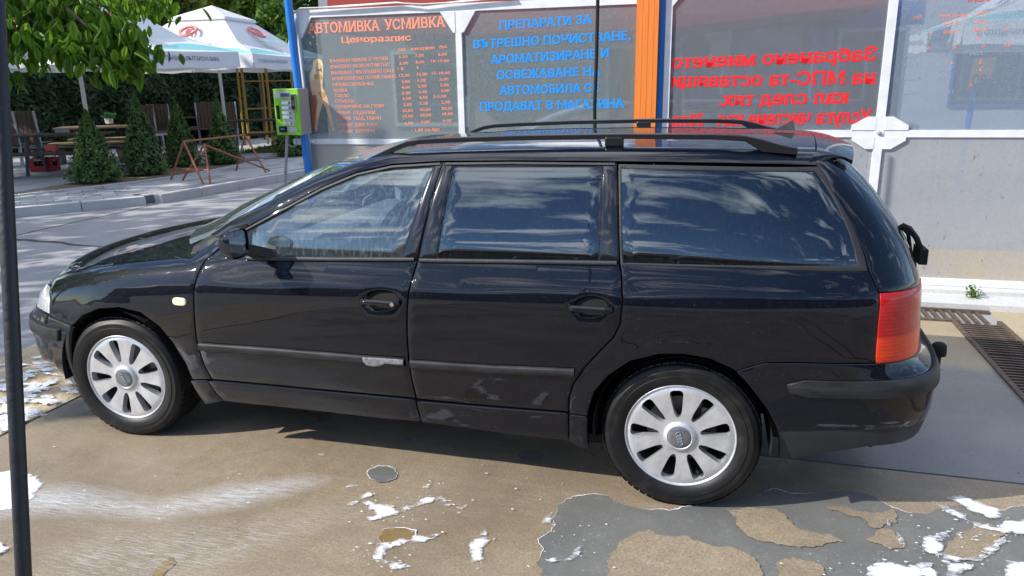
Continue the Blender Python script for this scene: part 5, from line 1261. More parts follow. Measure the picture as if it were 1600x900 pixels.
cand.sort(key=lambda t: t[0]); rest = MB(); nb_ = 0
def paver_mesh():
    mb = MB(); e = .008; w, h = .412, .204
    V = [(x, y, -.02) for x, y in ((0, 0), (w, 0), (w, h), (0, h))]+[(x, y, .006) for x, y in ((0, 0), (w, 0), (w, h), (0, h))]+[(x, y, .012) for x, y in ((e, e), (w-e, e), (w-e, h-e), (e, h-e))]
    return V, [(8, 9, 10, 11)]+[(i, (i+1) % 4, 4+(i+1) % 4, 4+i) for i in range(4)]+[(4+i, 4+(i+1) % 4, 8+(i+1) % 4, 8+i) for i in range(4)]
pvV, pvF = paver_mesh(); pme = meshdata('paver', pvV, pvF, PAVE); PAVE2 = m_conc('paver_light', (.31, .31, .31), (.25, .25, .26), (.36, .35, .34), .8, .9, 2, 70); pme2 = meshdata('paver', pvV, pvF, PAVE2)
for dist_, a, d, n in cand:
    ang = math.atan2(d.y, d.x); z = ZP-.010+random.uniform(-.002, .002)
    if nb_ < 290:
        o = bpy.data.objects.new('paver', pme if random.random() < .75 else pme2); COL.objects.link(o); o.parent = pav; o.location = Vector((a.x, a.y, z))-Vector(pav.location); o.rotation_euler = (0, 0, ang); nb_ += 1
    else:
        m_ = Matrix.Rotation(ang, 3, 'Z'); rest.add([m_ @ Vector(v)+Vector((a.x, a.y, z)) for v in pvV], pvF)
if rest.V: o = rest.build('paver_field', PAVE, pav, world=True); o['kind'] = 'stuff'
# terrace slabs beyond the bed: larger, in shade
ter = MB(); s_ = .6
for i in range(-42, 8):
    for j in range(0, 46):
        x = -8.1+i*s_; y = 2+j*s_
        if x > -8.05 or x < -26: 
            if not (x > -8.05 and y > 12.0 and x < -5.2): continue
        if inside((x+.3, y+.3), soil): continue
        if inside((x+.3, y+.3), poly_p): continue
        c_ = Vector((x, y)); 
        if (c_-Vector((-10.6, .75))).dot(Vector((-d1.y, d1.x))) < .3: continue
        ter.add([(x, y, ZP-.014), (x+.59, y, ZP-.014), (x+.59, y+.59, ZP-.014), (x, y+.59, ZP-.014), (x+.006, y+.006, ZP), (x+.584, y+.006, ZP), (x+.584, y+.584, ZP), (x+.006, y+.584, ZP)], [(4, 5, 6, 7), (0, 1, 5, 4), (1, 2, 6, 5), (2, 3, 7, 6), (3, 0, 4, 7)])
props(ter.build('terrace_slabs', PAVE), kind='stuff', label='grey square slabs paving the terrace under the parasols')
# bed edging
for i in range(len(SOILF)-1): stone(Vector(SOILF[i]), Vector(SOILF[i+1]), -.07, 0, 'edging_stone', KERB, kerb, zt=ZP+.03, z0=ZP-.03)

# ================================================================== FOLIAGE
def m_leaf(name, c1, c2, tr=.25, rough=.5):
    m = mat(name, c1, rough, col2=c2, noise_scale=1.6, island=.35, thin_trans=tr); return m
TH_G = m_leaf('thuja_green', (.11, .20, .035), (.06, .125, .026), .1); HED = m_leaf('hedge_green', (.032, .068, .02), (.018, .042, .014), .1)
YEL = m_leaf('golden_thuja', (.42, .44, .04), (.16, .22, .03), .2); LGT = m_leaf('bright_leaf', (.10, .19, .022), (.05, .12, .02), .3); DRK = m_leaf('blue_dark_leaf', (.030, .065, .035), (.018, .04, .022), .15)
BARK = mat('bark', (.12, .09, .065), .9, noise_amt=.4, noise_scale=12, bump=.6)
def cone_shrub(name, base, h, r, label, n=5200):
    t = thing(name, label, 'shrub', base, 0, 'small conical shrubs in the planting bed')
    u = np.random.rand(n)**.62; z = (1-u)*1.0; ang = np.random.rand(n)*2*np.pi
    prof = r*np.clip(1.06*(1-z)**.92, 0, 1)*np.clip(z/.08+.55, 0, 1); lump = 1+.12*np.sin(ang*5+z*9)+.08*np.sin(ang*9-z*17)
    rr_ = prof*lump*np.random.uniform(.72, 1.10, n)
    C = np.stack([rr_*np.cos(ang), rr_*np.sin(ang), .03+z*h], 1); Nn = np.stack([np.cos(ang), np.sin(ang), .5+0*ang], 1)+np.random.normal(0, .7, (n, 3))
    link('crown', leafmesh('crown', C, Nn, .030, TH_G, elong=2.2), t)
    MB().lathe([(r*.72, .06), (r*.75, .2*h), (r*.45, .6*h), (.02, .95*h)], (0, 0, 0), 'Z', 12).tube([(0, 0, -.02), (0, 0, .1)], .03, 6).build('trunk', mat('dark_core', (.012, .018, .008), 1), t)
    return t
for px, py, h, r, lb in ((152, 288, 1.22, .40, 'small conical evergreen nearest the red crate, leftmost in the bed'), (229, 276, 1.46, .39, 'tallest conical evergreen, second from the left in the bed'), (287, 262, 1.34, .34, 'conical evergreen behind the left end of the rusty barrier'), (350, 258, 1.32, .34, 'conical evergreen under the pole of the right parasol'), (456, 245, 1.3, .42, 'dark conical evergreen standing behind the green machine and its pole')):
    p = onz(px, py, ZP); p += (p-Vector((CAM[0], CAM[1], ZP))).normalized()*r*.7; cone_shrub('conical_shrub', (p.x, p.y, ZP), h, r, lb)
# hedge
h0, h1 = atd(-60, 200, 22.5), atd(560, 200, 27.5); hd = Vector((h1.x-h0.x, h1.y-h0.y, 0)); HL = hd.length; hd.normalize(); hn = Vector((hd.y, -hd.x, 0))
if hn.dot(Vector((CAM[0], CAM[1], 0))-h0) < 0: hn = -hn
n = 45000; s = np.random.rand(n)*HL; z = np.random.rand(n)*2.75
col_ = .35*np.sin(s*2*np.pi/1.1)+.12*np.sin(s*7.1+z*1.3)+.10*np.sin(z*5+s*3); dpt = .55+.28*col_+np.random.uniform(-.25, .08, n)
C = np.stack([h0.x+hd.x*s+hn.x*dpt, h0.y+hd.y*s+hn.y*dpt, ZP+z], 1); Nn = np.tile(np.array(hn)+np.array((0, 0, .3)), (n, 1))+np.random.normal(0, .8, (n, 3))
hg = thing('hedge', 'tall dark clipped evergreen hedge behind the terrace tables', 'hedge', (h0.x, h0.y, 0))
o = link('crown', leafmesh('crown', C, Nn, .10, HED, elong=2.2), hg, True); 
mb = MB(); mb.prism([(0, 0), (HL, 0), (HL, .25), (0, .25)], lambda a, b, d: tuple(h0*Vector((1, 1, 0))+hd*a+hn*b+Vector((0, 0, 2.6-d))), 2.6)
mb.build('trunk', MATS['dark_core'], hg, world=True)  # unseen dark box inside the hedge, added to block light
def tree(name, x, y, h, r, label, lm, kind='round', n=7000, lsize=.16, z0=None, group=None, trunk_r=.16):
    t = thing(name, label, 'tree', (x, y, 0), 0, group); z0 = h*.3 if z0 is None else z0
    mb = MB().tube([(0, 0, 0), (.1, .05, z0), (.0, .1, h*.75), (0, 0, h*.93)], [trunk_r, trunk_r*.8, trunk_r*.35, .02], 8)
    for k in range(9):
        a = k*2.4; b = z0+(h*.8-z0)*k/9; L_ = r*random.uniform(.5, .85)*(1 if kind == 'round' else .5)
        mb.tube([(0, 0, b), (L_*.5*math.cos(a), L_*.5*math.sin(a), b+.25*L_), (L_*math.cos(a), L_*math.sin(a), b+.45*L_)], [trunk_r*.4, trunk_r*.25, .015], 6)
    mb.build('trunk', BARK, t, smooth=True)
    if kind == 'cone':
        u = np.random.rand(n)**.7; zz = 1-u; ang = np.random.rand(n)*2*np.pi; pr = r*np.clip((1-zz)**.75, 0, 1)*(1+.22*np.sin(ang*4+zz*11)+.15*np.sin(ang*7-zz*23)); q = pr*np.random.uniform(.55, 1.05, n)
        C = np.stack([q*np.cos(ang), q*np.sin(ang), z0+zz*(h-z0)], 1); Nn = np.stack([np.cos(ang), np.sin(ang), .3+0*ang], 1)+np.random.normal(0, .6, (n, 3))
    else:
        cl = 60; cc = np.random.normal(0, 1, (cl, 3)); cc /= np.linalg.norm(cc, axis=1)[:, None]; cc *= np.random.uniform(.35, 1, cl)[:, None]**.6; cc = cc*np.array((r, r, (h-z0)/2))+np.array((0, 0, (h+z0)/2))
        k = np.random.randint(0, cl, n); C = cc[k]+np.random.normal(0, 1, (n, 3))*np.random.uniform(.14, .26, cl)[k][:, None]*r; Nn = np.random.normal(0, 1, (n, 3))+np.array((0, 0, .6))
    link('crown', leafmesh('crown', C, Nn, lsize, lm, elong=1.8 if kind != 'cone' else 2.4), t); return t
gb = 'trees behind the hedge'
def at_tree(px, D, *a, **k): p = atd(px, 100, D); return tree('background_tree', p.x, p.y, *a, group=gb, **k)
at_tree(235, 31, 8.5, 2.6, 'dark bluish broadleaf tree behind the hedge, between the two parasol tops', DRK, n=9000, lsize=.22, z0=1.5)
at_tree(318, 29, 8.2, 1.5, 'golden conical evergreen rising behind the top of the right parasol', YEL, kind='cone', n=16000, lsize=.14, z0=.5)
at_tree(372, 33, 9, 2.0, 'dark tree filling the gap between the golden and the bright green evergreens', DRK, n=9000, lsize=.2, z0=1.5)
at_tree(425, 28, 9.5, 1.45, 'bright green conical evergreen beside the top of the blue pipe', m_leaf('lime_thuja', (.22, .36, .03), (.07, .14, .02), .2), kind='cone', n=20000, lsize=.12, z0=.4)
at_tree(120, 30, 8, 3.0, 'green tree behind the hedge above the left parasol', LGT, n=7000, lsize=.24, z0=1.5)
at_tree(10, 29, 8, 3.0, 'dark tree behind the hedge at the far left', DRK, n=7000, lsize=.24, z0=1.5)
at_tree(500, 36, 9, 3.0, 'light green tree behind the hedge beyond the blue pipe', LGT, n=7000, lsize=.24, z0=1.5)
# sumac fronds in front of the hedge
su = thing('sumac', 'young sumac with long feathery light green fronds beside the right parasol', 'shrub', tuple(atd(400, 100, 24))); su.location.z = 0
mb = MB(); st_ = MB(); b0 = atd(402, 100, 24)
for px, py in ((372, 18), (388, 30), (380, 42), (405, 38), (395, 22), (410, 48)):
    tip = atd(px, py, 24); root = atd(400, 70, 24); mid = (tip+root)/2+Vector((0, 0, .25)); st_.tube([root, mid, tip], .012, 5)
    for k in range(14):
        t = .25+.75*k/14; c = root*(1-t)**2+mid*2*t*(1-t)+tip*t*t; d = (tip-root).normalized()
        for sg_ in (-1, 1):
            e = Vector((0, 0, 1)).cross(d).normalized()*sg_+d*.4; e = e.normalized(); L__ = .26*(1.1-.6*t); w = d*.04
            mb.add([c, c+e*L__*.5+w+Vector((0, 0, -.03)), c+e*L__+Vector((0, 0, -.10)), c+e*L__*.5-w+Vector((0, 0, -.03))], [(0, 1, 2, 3)])
st_.tube([(b0.x, b0.y, 0), atd(400, 70, 24)], .03, 6)
mb.build('leaf_frond', m_leaf('frond_green', (.13, .24, .05), (.08, .17, .03), .3), su, world=True); st_.build('trunk', BARK, su, world=True)
# overhanging broadleaf tree on the left: real leaves, single objects near the camera
LF = m_leaf('walnut_leaf', (.15, .28, .02), (.09, .20, .016), .55, .4); LF2 = m_leaf('walnut_leaf_light', (.24, .36, .03), (.16, .28, .02), .55, .4)
bt = thing('broadleaf_tree', 'large broadleaf tree whose leafy branches hang into the top left corner', 'tree', (-9.2, -1.2, 0))
mb = MB().tube([(-9.2, -1.2, 0), (-9.0, -1.0, 2), (-8.8, -.8, 4), (-8.5, -.5, 6.2)], [.3, .25, .18, .08], 10)
for a in np.linspace(0, 6.28, 8)[:-1]: mb.tube([(-8.9, -.9, 2.8), (-8.9+1.8*math.cos(a), -.9+1.8*math.sin(a), 4.3), (-8.9+3.2*math.cos(a), -.9+3.2*math.sin(a), 4.8)], [.13, .08, .03], 7)
mb.build('trunk', BARK, bt, world=True, smooth=True)
n = 4600; cl = 70; cc = np.random.normal(0, 1, (cl, 3)); cc /= np.linalg.norm(cc, axis=1)[:, None]; cc *= np.random.uniform(.3, 1, cl)[:, None]**.5; cc = cc*np.array((3.9, 3.6, 2.0))+np.array((-10.4, -1.7, 5.4))
k = np.random.randint(0, cl, n); C = cc[k]+np.random.normal(0, .45, (n, 3)); o = link('crown', leafmesh('crown', C, np.random.normal(0, 1, (n, 3))+np.array((0, 0, .7)), .20, LF, elong=1.5), bt, True); o['kind'] = 'stuff'
def leaf_me(m, name='leaf'):
    V = [(0, 0, 0)]; L_ = 1.0
    prof = [(.12, .13), (.35, .24), (.6, .25), (.82, .15), (1.0, .0)]; 
    V = [(0, 0, 0)]+[(x, 0, -.10*x*x) for x, w in prof]+[(x, w, .07-.10*x*x+.05*w) for x, w in prof[:-1]]+[(x, -w, .07-.10*x*x+.05*w) for x, w in prof[:-1]]
    F = []
    for sg_, o_ in ((1, 6), (-1, 10)):
        F.append((0, 1, o_)); 
        for i in range(3): F.append((1+i, 2+i, o_+i+1, o_+i))
        F.append((4, 5, o_+3))
    F = [f for f in F]; return meshdata(name, V, F, m, True)
lm1, lm2 = leaf_me(LF), leaf_me(LF2); rnd = random.Random(11); leaves = []; NOLEAF = False
def hang(px, py, D):
    return atd(px, py, D)
twigs = MB()
# branches come from the tree and droop to these picture regions
def branch(pts, D0, D1, nl, spread):
    P = [atd(x, y, D0+(D1-D0)*i/(len(pts)-1)) for i, (x, y) in enumerate(pts)]
    C_ = [Vector(p) for p in crs([tuple(p)[:3] for p in P], 6)] if False else P
    twigs.tube(P, [.022]+[.012]*(len(P)-2)+[.004], 6)
    for i in range(nl):
        t = rnd.random()**.75*(len(P)-1); a = int(min(t, len(P)-2)); q = P[a].lerp(P[a+1], t-a); q2 = q+Vector((rnd.gauss(0, spread), rnd.gauss(0, spread), rnd.gauss(0.0, spread*.6)))
        leaves.append(q2)
B_ = [([(-60, -60), (40, -10), (110, 20), (180, 30), (245, 15)], 8.4, 7.6, 62), ([(-60, -80), (30, 5), (90, 45), (150, 60), (205, 62)], 8.6, 7.4, 70), ([(-60, -20), (20, 30), (60, 60), (110, 85), (150, 118)], 8.2, 7.4, 66),
      ([(-60, 0), (0, 40), (30, 70), (45, 88)], 8.0, 7.6, 46), ([(40, -20), (120, 20), (170, 60), (200, 90), (225, 112)], 8.2, 7.4, 64), ([(60, -40), (150, -10), (210, 5), (250, 20)], 8.8, 8.0, 54), ([(100, 30), (150, 70), (185, 100), (205, 122)], 7.8, 7.3, 50),
      ([(-60, -60), (60, -30), (160, -20), (235, -10)], 8.8, 8.2, 40), ([(-60, 10), (-10, 60), (5, 110), (12, 135)], 8.2, 7.8, 24), ([(-60, -50), (20, 20), (80, 60), (120, 100)], 8.6, 7.6, 50), ([(-20, -30), (60, 10), (90, 60), (105, 78)], 8.0, 7.6, 40)]
for pts, D0, D1, nl in B_: branch([(x_, y_-18) for x_, y_ in pts], D0, D1, int(nl*2.8), .11)
a0_ = atd(-60, -40, 8.6); twigs.tube([(-8.9, -.9, 3.2), ((-8.9+a0_.x)/2, (-.9+a0_.y)/2, 3.6), a0_], [.09, .06, .03], 8); twigs.tube([a0_, atd(-60, -80, 8.8)], .02, 6); twigs.tube([a0_, atd(-60, 10, 8.2)], .02, 6); twigs.tube([a0_, atd(60, -40, 8.8), atd(100, 30, 7.8)], .014, 6)
twigs.build('branch', BARK, bt, world=True, smooth=True)
rnd.shuffle(leaves); rest = MB(); lv = [tuple(v.co) for v in lm1.vertices]; lf = [tuple(p.vertices) for p in lm1.polygons]
for i, q in enumerate(leaves):
    yaw = rnd.uniform(0, 6.28); pit = R(rnd.gauss(58, 22)); rol = rnd.gauss(0, .5); sz = rnd.uniform(.095, .165)
    m_ = Matrix.Translation(q) @ Matrix.Rotation(yaw, 4, 'Z') @ Matrix.Rotation(pit, 4, 'Y') @ Matrix.Rotation(rol, 4, 'X') @ Matrix.Scale(sz, 4)
    if i < 300:
        o = bpy.data.objects.new('leaf', lm1 if rnd.random() < .7 else lm2); COL.objects.link(o); o.parent = bt; m2 = m_.copy(); m2.translation = q-Vector(bt.location); o.matrix_local = m2
    else: rest.add([m_ @ Vector(v) for v in lv], lf)
o = link('foliage', meshdata('foliage', rest.V, rest.F, LF, True), bt, True); o['kind'] = 'stuff'
tree('shade_tree', -14.5, .8, 7.5, 3.2, 'large leafy tree left of the terrace, outside the picture', LF, n=1500, lsize=.26, z0=2.6, trunk_r=.25)
tree('shade_tree', -16.5, 5.5, 8.0, 3.4, 'second leafy tree shading the terrace from the left', LF, n=2800, lsize=.28, z0=2.8, trunk_r=.25)

# ================================================================== PARASOLS
def m_canvas():
    m, t, b, o = nodes_of('parasol_canvas'); v = ocoord(t); sp = t.nodes.new('ShaderNodeSeparateXYZ'); t.links.new(v, sp.inputs[0])
    mxx = nmath(t, 'MAXIMUM', nmath(t, 'ABSOLUTE', sp.outputs[0], 0.), nmath(t, 'ABSOLUTE', sp.outputs[1], 0.)); mnn = nmath(t, 'MINIMUM', nmath(t, 'ABSOLUTE', sp.outputs[0], 0.), nmath(t, 'ABSOLUTE', sp.outputs[1], 0.))
    lim = nmath(t, 'ADD', 1.98, nmath(t, 'MULTIPLY', nmath(t, 'SINE', nmath(t, 'MULTIPLY', nmath(t, 'SUBTRACT', 2.0, mnn), 1.55), 0.), -.42))
    k = nmath(t, 'MULTIPLY', nmath(t, 'GREATER_THAN', mxx, lim), nmath(t, 'GREATER_THAN', sp.outputs[2], 2.352))
    t.links.new(nmix(t, k, (.80, .80, .82), (.22, .58, .62)), b.inputs['Base Color']); b.inputs['Roughness'].default_value = .7
    tr = t.nodes.new('ShaderNodeBsdfTranslucent'); tr.inputs[0].default_value = (.7, .7, .66, 1); ms = t.nodes.new('ShaderNodeMixShader'); ms.inputs[0].default_value = .22
    t.links.new(b.outputs[0], ms.inputs[1]); t.links.new(tr.outputs[0], ms.inputs[2]); t.links.new(ms.outputs[0], o.inputs[0])
    nbump(t, nnoise(t, v, 2.2, 3), b, .5, .05); return m
CANV = m_canvas(); POLE = mat('parasol_pole', (.66, .67, .66), .45); TEALP = mat('print_teal', (.06, .30, .34), .6); TEALF = mat('print_teal_faded', (.38, .60, .62), .6); REDP = mat('print_red', (.74, .26, .25), .6)
def parasol():
    r = thing('parasol', 'x', 'parasol'); H = 2.35; A = 2.0; Z1 = 3.18; Z2_ = 3.52
    mb = MB(); seg = 12
    for k in range(4):
        rot = Matrix.Rotation(math.pi/2*k, 3, 'Z'); rows = []
        for (w, z) in ((A, H), (A*.66, H+.25), (.62, Z1)):
            row = []
            for j in range(seg+1):
                s_ = -1+2*j/seg; sag = -.05*(1-s_*s_)*(1 if w > 1 else 0); row.append(rot @ Vector((s_*w, -w-sag*.3, z+sag*(.6 if w == A else 1))))
            rows.append(row)
        mb.grid(rows)
        mb.grid([[rot @ Vector((s_*.70, -.70, Z1+.03)) for s_ in (-1, 1)], [rot @ Vector((0, 0, Z2_)) for s_ in (-1, 1)]])
        mb.grid([[rot @ Vector((s_*.70, -.70, Z1+.03)) for s_ in (-1, 1)], [rot @ Vector((s_*.71, -.71, Z1-.03)) for s_ in (-1, 1)]])
        rows = []
        for z in (0, -.15, -.30):
            row = []
            for j in range(25):
                s_ = -1+2*j/24; g = -.03*(1-s_*s_); q = rot @ Vector((s_*(A+.005), -A-.004-.02*(-z/.3)-.012*math.sin(j*1.7)*(-z/.3), H+z+g+(.012*math.sin(j*.9) if z < -.2 else 0))); row.append(q)
            rows.append(row)
        mb.grid(rows)
    mb.build('canopy', CANV, r)
    fr_ = MB()
    for k in range(4):
        rot = Matrix.Rotation(math.pi/2*k, 3, 'Z'); fr_.tube([rot @ Vector((0, 0, Z1-.05)), rot @ Vector((A, -A, H-.02))], .016, 6).tube([rot @ Vector((0, 0, Z1-.05)), rot @ Vector((0, -A, H-.05))], .014, 6).tube([rot @ Vector((0, 0, 2.35)), rot @ Vector((A*.5, -A*.5, 2.72))], .012, 6)
    fr_.build('rib_frame', POLE, r); MB().tube([(0, 0, 0), (0, 0, Z1+.1)], .038, 12).lathe([(.0, .10), (.22, .10), (.30, .04), (.30, 0)], (0, 0, 0), 'Z', 20).build('pole', POLE, r, angle=50)
    for k in range(4):
        rot = Matrix.Rotation(math.pi/2*k, 3, 'Z'); X = rot @ Vector((1, 0, 0)); n_ = rot @ Vector((0, -1, 0)); yy = -A-.035
        plane_text('ПЪРВАТА БЪЛГАРСКА БИРА', rot @ Vector((.12, yy, H-.19)), X, (0, 0, 1), 1.30, .075, NAVY, r, world=False, bold=.0)
        plane_text('Каменица', rot @ Vector((-.28, yy, H-.24)), X, (0, 0, 1), .34, .07, TEALP, r, world=False, bold=.03)
        plane_text('С ОТЛИЧИТЕЛЕН ХМЕЛОВ ВКУС', rot @ Vector((-1.85, yy, H-.19)), X, (0, 0, 1), 1.35, .065, NAVY, r, world=False, bold=.0)
        g = MB()
        for ri, c in ((.055, (0, 0)),):
            g.tube([rot @ Vector((-.11+.045*math.cos(a), yy-.002, H-.10+.065*math.sin(a))) for a in [2*math.pi*i/16 for i in range(16)]], .011, 5, closed=True)
        sl_ = Vector((0, -(A-.62), -(Z1-H))).normalized(); up = rot @ -sl_; o0 = rot @ Vector((0, -1.31, 2.60+.10)); nn_ = X.cross(up)
        g.tube([o0+up*.30+X*(.19*math.cos(a))+up*(.20*math.sin(a))+nn_*.04 for a in [2*math.pi*i/20 for i in range(20)]], .035, 5, closed=True)
        g.tube([o0+up*.30+X*(.05*math.cos(a))+up*(.10*math.sin(a))+nn_*.04 for a in [2*math.pi*i/12 for i in range(12)]], .02, 5, closed=True)
        g.build('red_emblem', REDP, r)['kind'] = 'stuff'
        plane_text('Каменица', o0+X*-.48-up*.16+nn_*.05, X, up, .96, .20, TEALF, r, world=False, bold=.04)
    return r
PA = parasol(); gp = 'white square parasols on the terrace'
def place_par(o, x, y, near_deg, label, z=0.):
    """near_deg: how far right of the camera direction the nearest corner points"""
    d = Vector((CAM[0]-x, CAM[1]-y)); a = math.atan2(d.y, d.x)+R(near_deg)
    o.location = (x, y, z); o.rotation_euler = (0, 0, a+math.pi/4); o['label'] = label; o['group'] = gp
p = atd(138, 195, 16.6); place_par(PA, p.x, p.y, -6, 'left white parasol with a teal band, half hidden by the overhanging leaves')
p = atd(352, 190, 20.0); P2 = dup(PA); place_par(P2, p.x, p.y, 14, 'right white parasol with its peak and red emblems in full view')
p = ony(1690, 90, 10.6); P3 = dup(PA); place_par(P3, p.x, p.y, -27, 'white parasol seen through the hazy right pane', z=0)

# ================================================================== TERRACE FURNITURE
WD = mat('dark_wood', (.085, .055, .04), .6, noise_amt=.35, noise_scale=6, stretch=(1, 12, 12)); W_SUN = mat('sunlit_wood_tone', (.46, .31, .17), .6, noise_amt=.3, noise_scale=6, stretch=(1, 12, 12)); LEGM = mat('anthracite_legs', (.13, .14, .155), .5); WSHEET = mat('white_sheet', (.62, .65, .72), .6); WM = mat('mid_wood', (.20, .13, .085), .6, noise_amt=.35, noise_scale=6, stretch=(1, 12, 12))  # lighter wood copy: sunlight on the potted plant's table put into its colour
def table(wood=WD):
    t = thing('picnic_table', 'x', 'table')
    for i in range(5): MB().box((0, -.32+.16*i, .735), (1.8, .15, .035), bev=.004).build('tabletop_plank', wood, t)
    for sx in (-1, 1):
        m_ = MB()
        for sy in (-1, 1): m_.prism([(sy*.10, .715), (sy*.26, .715), (sy*.44, 0), (sy*.36, 0)], lambda a, b, d: (sx*.52+d, a, b), .03)
        m_.build('leg', LEGM, t)
    return t
def bench(wood=WD, end=True):
    t = thing('bench', 'x', 'bench')
    for i in range(2): MB().box((0, -.10+.20*i, .435), (1.8, .19, .04), bev=.004).build('seat_plank', wood, t)
    MB().box((-.72, 0, .21), (.05, .34, .41)).build('leg', LEGM, t)
    if end:
        m_ = MB()
        for i in range(3): m_.prism([(.88+.02*0-.05+.10*((.42-.14*i)-.42)/-.42-.0, .41-.10*i)]*0 or [(.80+.02*i, .41-.10*i), (.83+.02*i, .41-.10*i), (.85+.02*i, .315-.10*i), (.82+.02*i, .315-.10*i)], lambda a, b, d: (a, d-.20, b), .40)
        m_.build('end_panel', WM, t)
        MB().prism([(.855, .108), (.885, .108), (.905, 0), (.875, 0)], lambda a, b, d: (a, d-.20, b), .40).build('end_foot', WSHEET, t)
    return t
def chair():
    t = thing('garden_chair', 'x', 'chair')
    for i in range(5): MB().box((-.20+.10*i, .24+.0, .80), (.088, .02, .68), rx=.12, bev=.003).build('back_slat', WD, t)
    MB().box((0, 0, .45), (.50, .48, .04), bev=.006).build('seat', WD, t)
    for sx in (-1, 1):
        for sy in (-1, 1): MB().tube([(sx*.24, sy*.22, 0), (sx*.24, sy*.20, .45)]+([(sx*.25, .27, 1.14)] if sy > 0 else []), .022, 6).build('leg', LEGM2, t)
    MB().box((0, -.22, .40), (.48, .03, .06)).build('seat_frame', LEGM2, t); return t
LEGM2 = mat('chair_frame', (.40, .42, .46), .5)
T0, T1, BN0, BN1, CH = table(), table(W_SUN), bench(), bench(W_SUN), chair(); used = set()
def put(o, p, rz, label, group):
    q = o if o.name not in used else dup(o); used.add(o.name); q.location = (p.x, p.y, ZP); q.rotation_euler = (0, 0, rz); q['label'] = label; q['group'] = group; return q
gt, gbn, gc = 'picnic tables on the terrace', 'benches at the picnic tables', 'slatted high chairs on the terrace'
rz = R(24)
def setat(p, rz, T, Bn, lt, lb1, lb2=None):
    put(T, p, rz, lt, gt); d = Vector((math.sin(rz), -math.cos(rz), 0))*.68; q = Vector((p.x, p.y, 0)); put(Bn, q+d, rz, lb1, gbn)
    if lb2: put(Bn, q-d, rz, lb2, gbn)
pA = onz(92, 209, .87); setat(pA, rz, T0, BN0, 'dark wood picnic table nearest the red crate, with a napkin box on it', 'dark bench in front of the left table, its end panel near the first shrub', 'dark bench behind the leftmost picnic table')
pB = onz(160, 197, .87); setat(pB, R(30), T1, BN1, 'wooden picnic table coloured as sunlit, carrying the small potted plant', 'wooden bench coloured as sunlit, in front of the table with the potted plant', 'wooden bench coloured as sunlit, behind the table with the potted plant')
pC = onz(400, 187, .87); setat(pC, R(38), T0, BN0, 'dark picnic table in front of the yellow frame', 'dark bench in front of the table near the yellow frame', None)
pD = onz(296, 201, .57); pD = pD+(pD-Vector(CAM)).normalized()*.6; setat(pD, R(38), T0, BN0, 'dark picnic table between the third and fourth shrub', 'dark bench between the third and fourth shrub with white foot sheet', None)
def gp_(px, py): return onz(px, py, ZP)
for px, py, a, lb in ((28, 262, 200, 'slatted wooden chair with pale frame at the left edge beside the black pole'), (62, 258, 195, 'slatted wooden chair with pale frame behind the red crate'), (238, 236, 60, 'slatted chair seen side on between the first two tall shrubs'), (258, 234, 50, 'slatted wooden chair with grey legs standing between the second and third shrub'), (328, 225, 215, 'slatted wooden chair behind the rusty barrier, left of the right parasol pole'), (360, 224, 215, 'slatted wooden chair just right of the right parasol pole')):
    q = gp_(px, py); q += (q-Vector((CAM[0], CAM[1], ZP))).normalized()*.25; put(CH, q, R(a), lb, gc)
def box_thing(name, label, cat, p, dims, m, rz=0, **k):
    o = MB().box((0, 0, dims[2]/2), dims, bev=min(dims)*.08).build(name, m); o.location = p; o.rotation_euler = (0, 0, rz); return props(o, label, cat, **k)
CR = mat('crate_red', (.42, .02, .03), .4); cp_ = onz(72, 267, ZP); crt = thing('drinks_crate', 'red plastic drinks crate under the leftmost picnic table', 'crate', (cp_.x, cp_.y, ZP), R(15))
mb = MB().box((0, 0, .012), (.42, .32, .02))
for x, y, sx, sy in ((0, -.155, .42, .015), (0, .155, .42, .015), (-.205, 0, .015, .30), (.205, 0, .015, .30)):
    mb.box((x, y, .06), (sx, sy, .10)).box((x, y, .235), (sx, sy, .05))
    for e in (-1, 1): mb.box((x+(e*.16 if sx > .1 else 0), y+(e*.11 if sy > .1 else 0), .16), (.09 if sx > .1 else .015, .015 if sx > .1 else .07, .10))
mb.build('crate_body', CR, crt)
for i in range(6): MB().lathe([(0, 0), (.035, 0), (.035, .13), (.014, .19), (.014, .25), (0, .25)], (-.15+.06*i, -.06+.1*(i % 2), .03), 'Z', 10).build('bottle', mat('brown_glass', (.03, .015, .008), .15), crt)
plane_text('Coca-Cola', (-.11, -.1655, .215), (1, 0, 0), (0, 0, 1), .22, .045, mat('crate_print', (.7, .6, .6), .5), crt, world=False)
q = onz(82, 236, .57); box_thing('pink_box', 'small pink box lying on the bench above the red crate', 'box', (q.x, q.y, .575), (.20, .12, .11), mat('pink_card', (.75, .12, .12), .5), R(20))
q = onz(97, 205, .9); box_thing('napkin_box', 'small grey napkin box on the leftmost dark table', 'napkin box', (q.x, q.y, .873), (.22, .12, .05), mat('napkin_grey', (.40, .40, .42), .5), R(20))
q = onz(171, 193, .873); pt = thing('potted_plant', 'small green plant in a pale square pot on the table coloured as sunlit', 'plant', (q.x, q.y, .873))
MB().prism([(-.07, -.07), (.07, -.07), (.07, .07), (-.07, .07)], lambda a, b, d: (a*(1-.15*(d > .05)), b*(1-.15*(d > .05)), .13-d), .13).build('pot', mat('pale_pot', (.62, .58, .50), .6), pt)
n = 500; C = np.random.normal(0, .045, (n, 3))*np.array((1.2, 1.2, .7))+np.array((0, 0, .18)); link('foliage', leafmesh('foliage', C, np.random.normal(0, 1, (n, 3)), .03, m_leaf('pot_leaf', (.10, .26, .08), (.06, .2, .06), .3)), pt)
q = onz(308, 199, .57); box_thing('white_tray', 'white paper tray lying on the bench between the third and fourth shrub', 'tray', (q.x, q.y, .575), (.3, .2, .02), WSHEET, R(30))
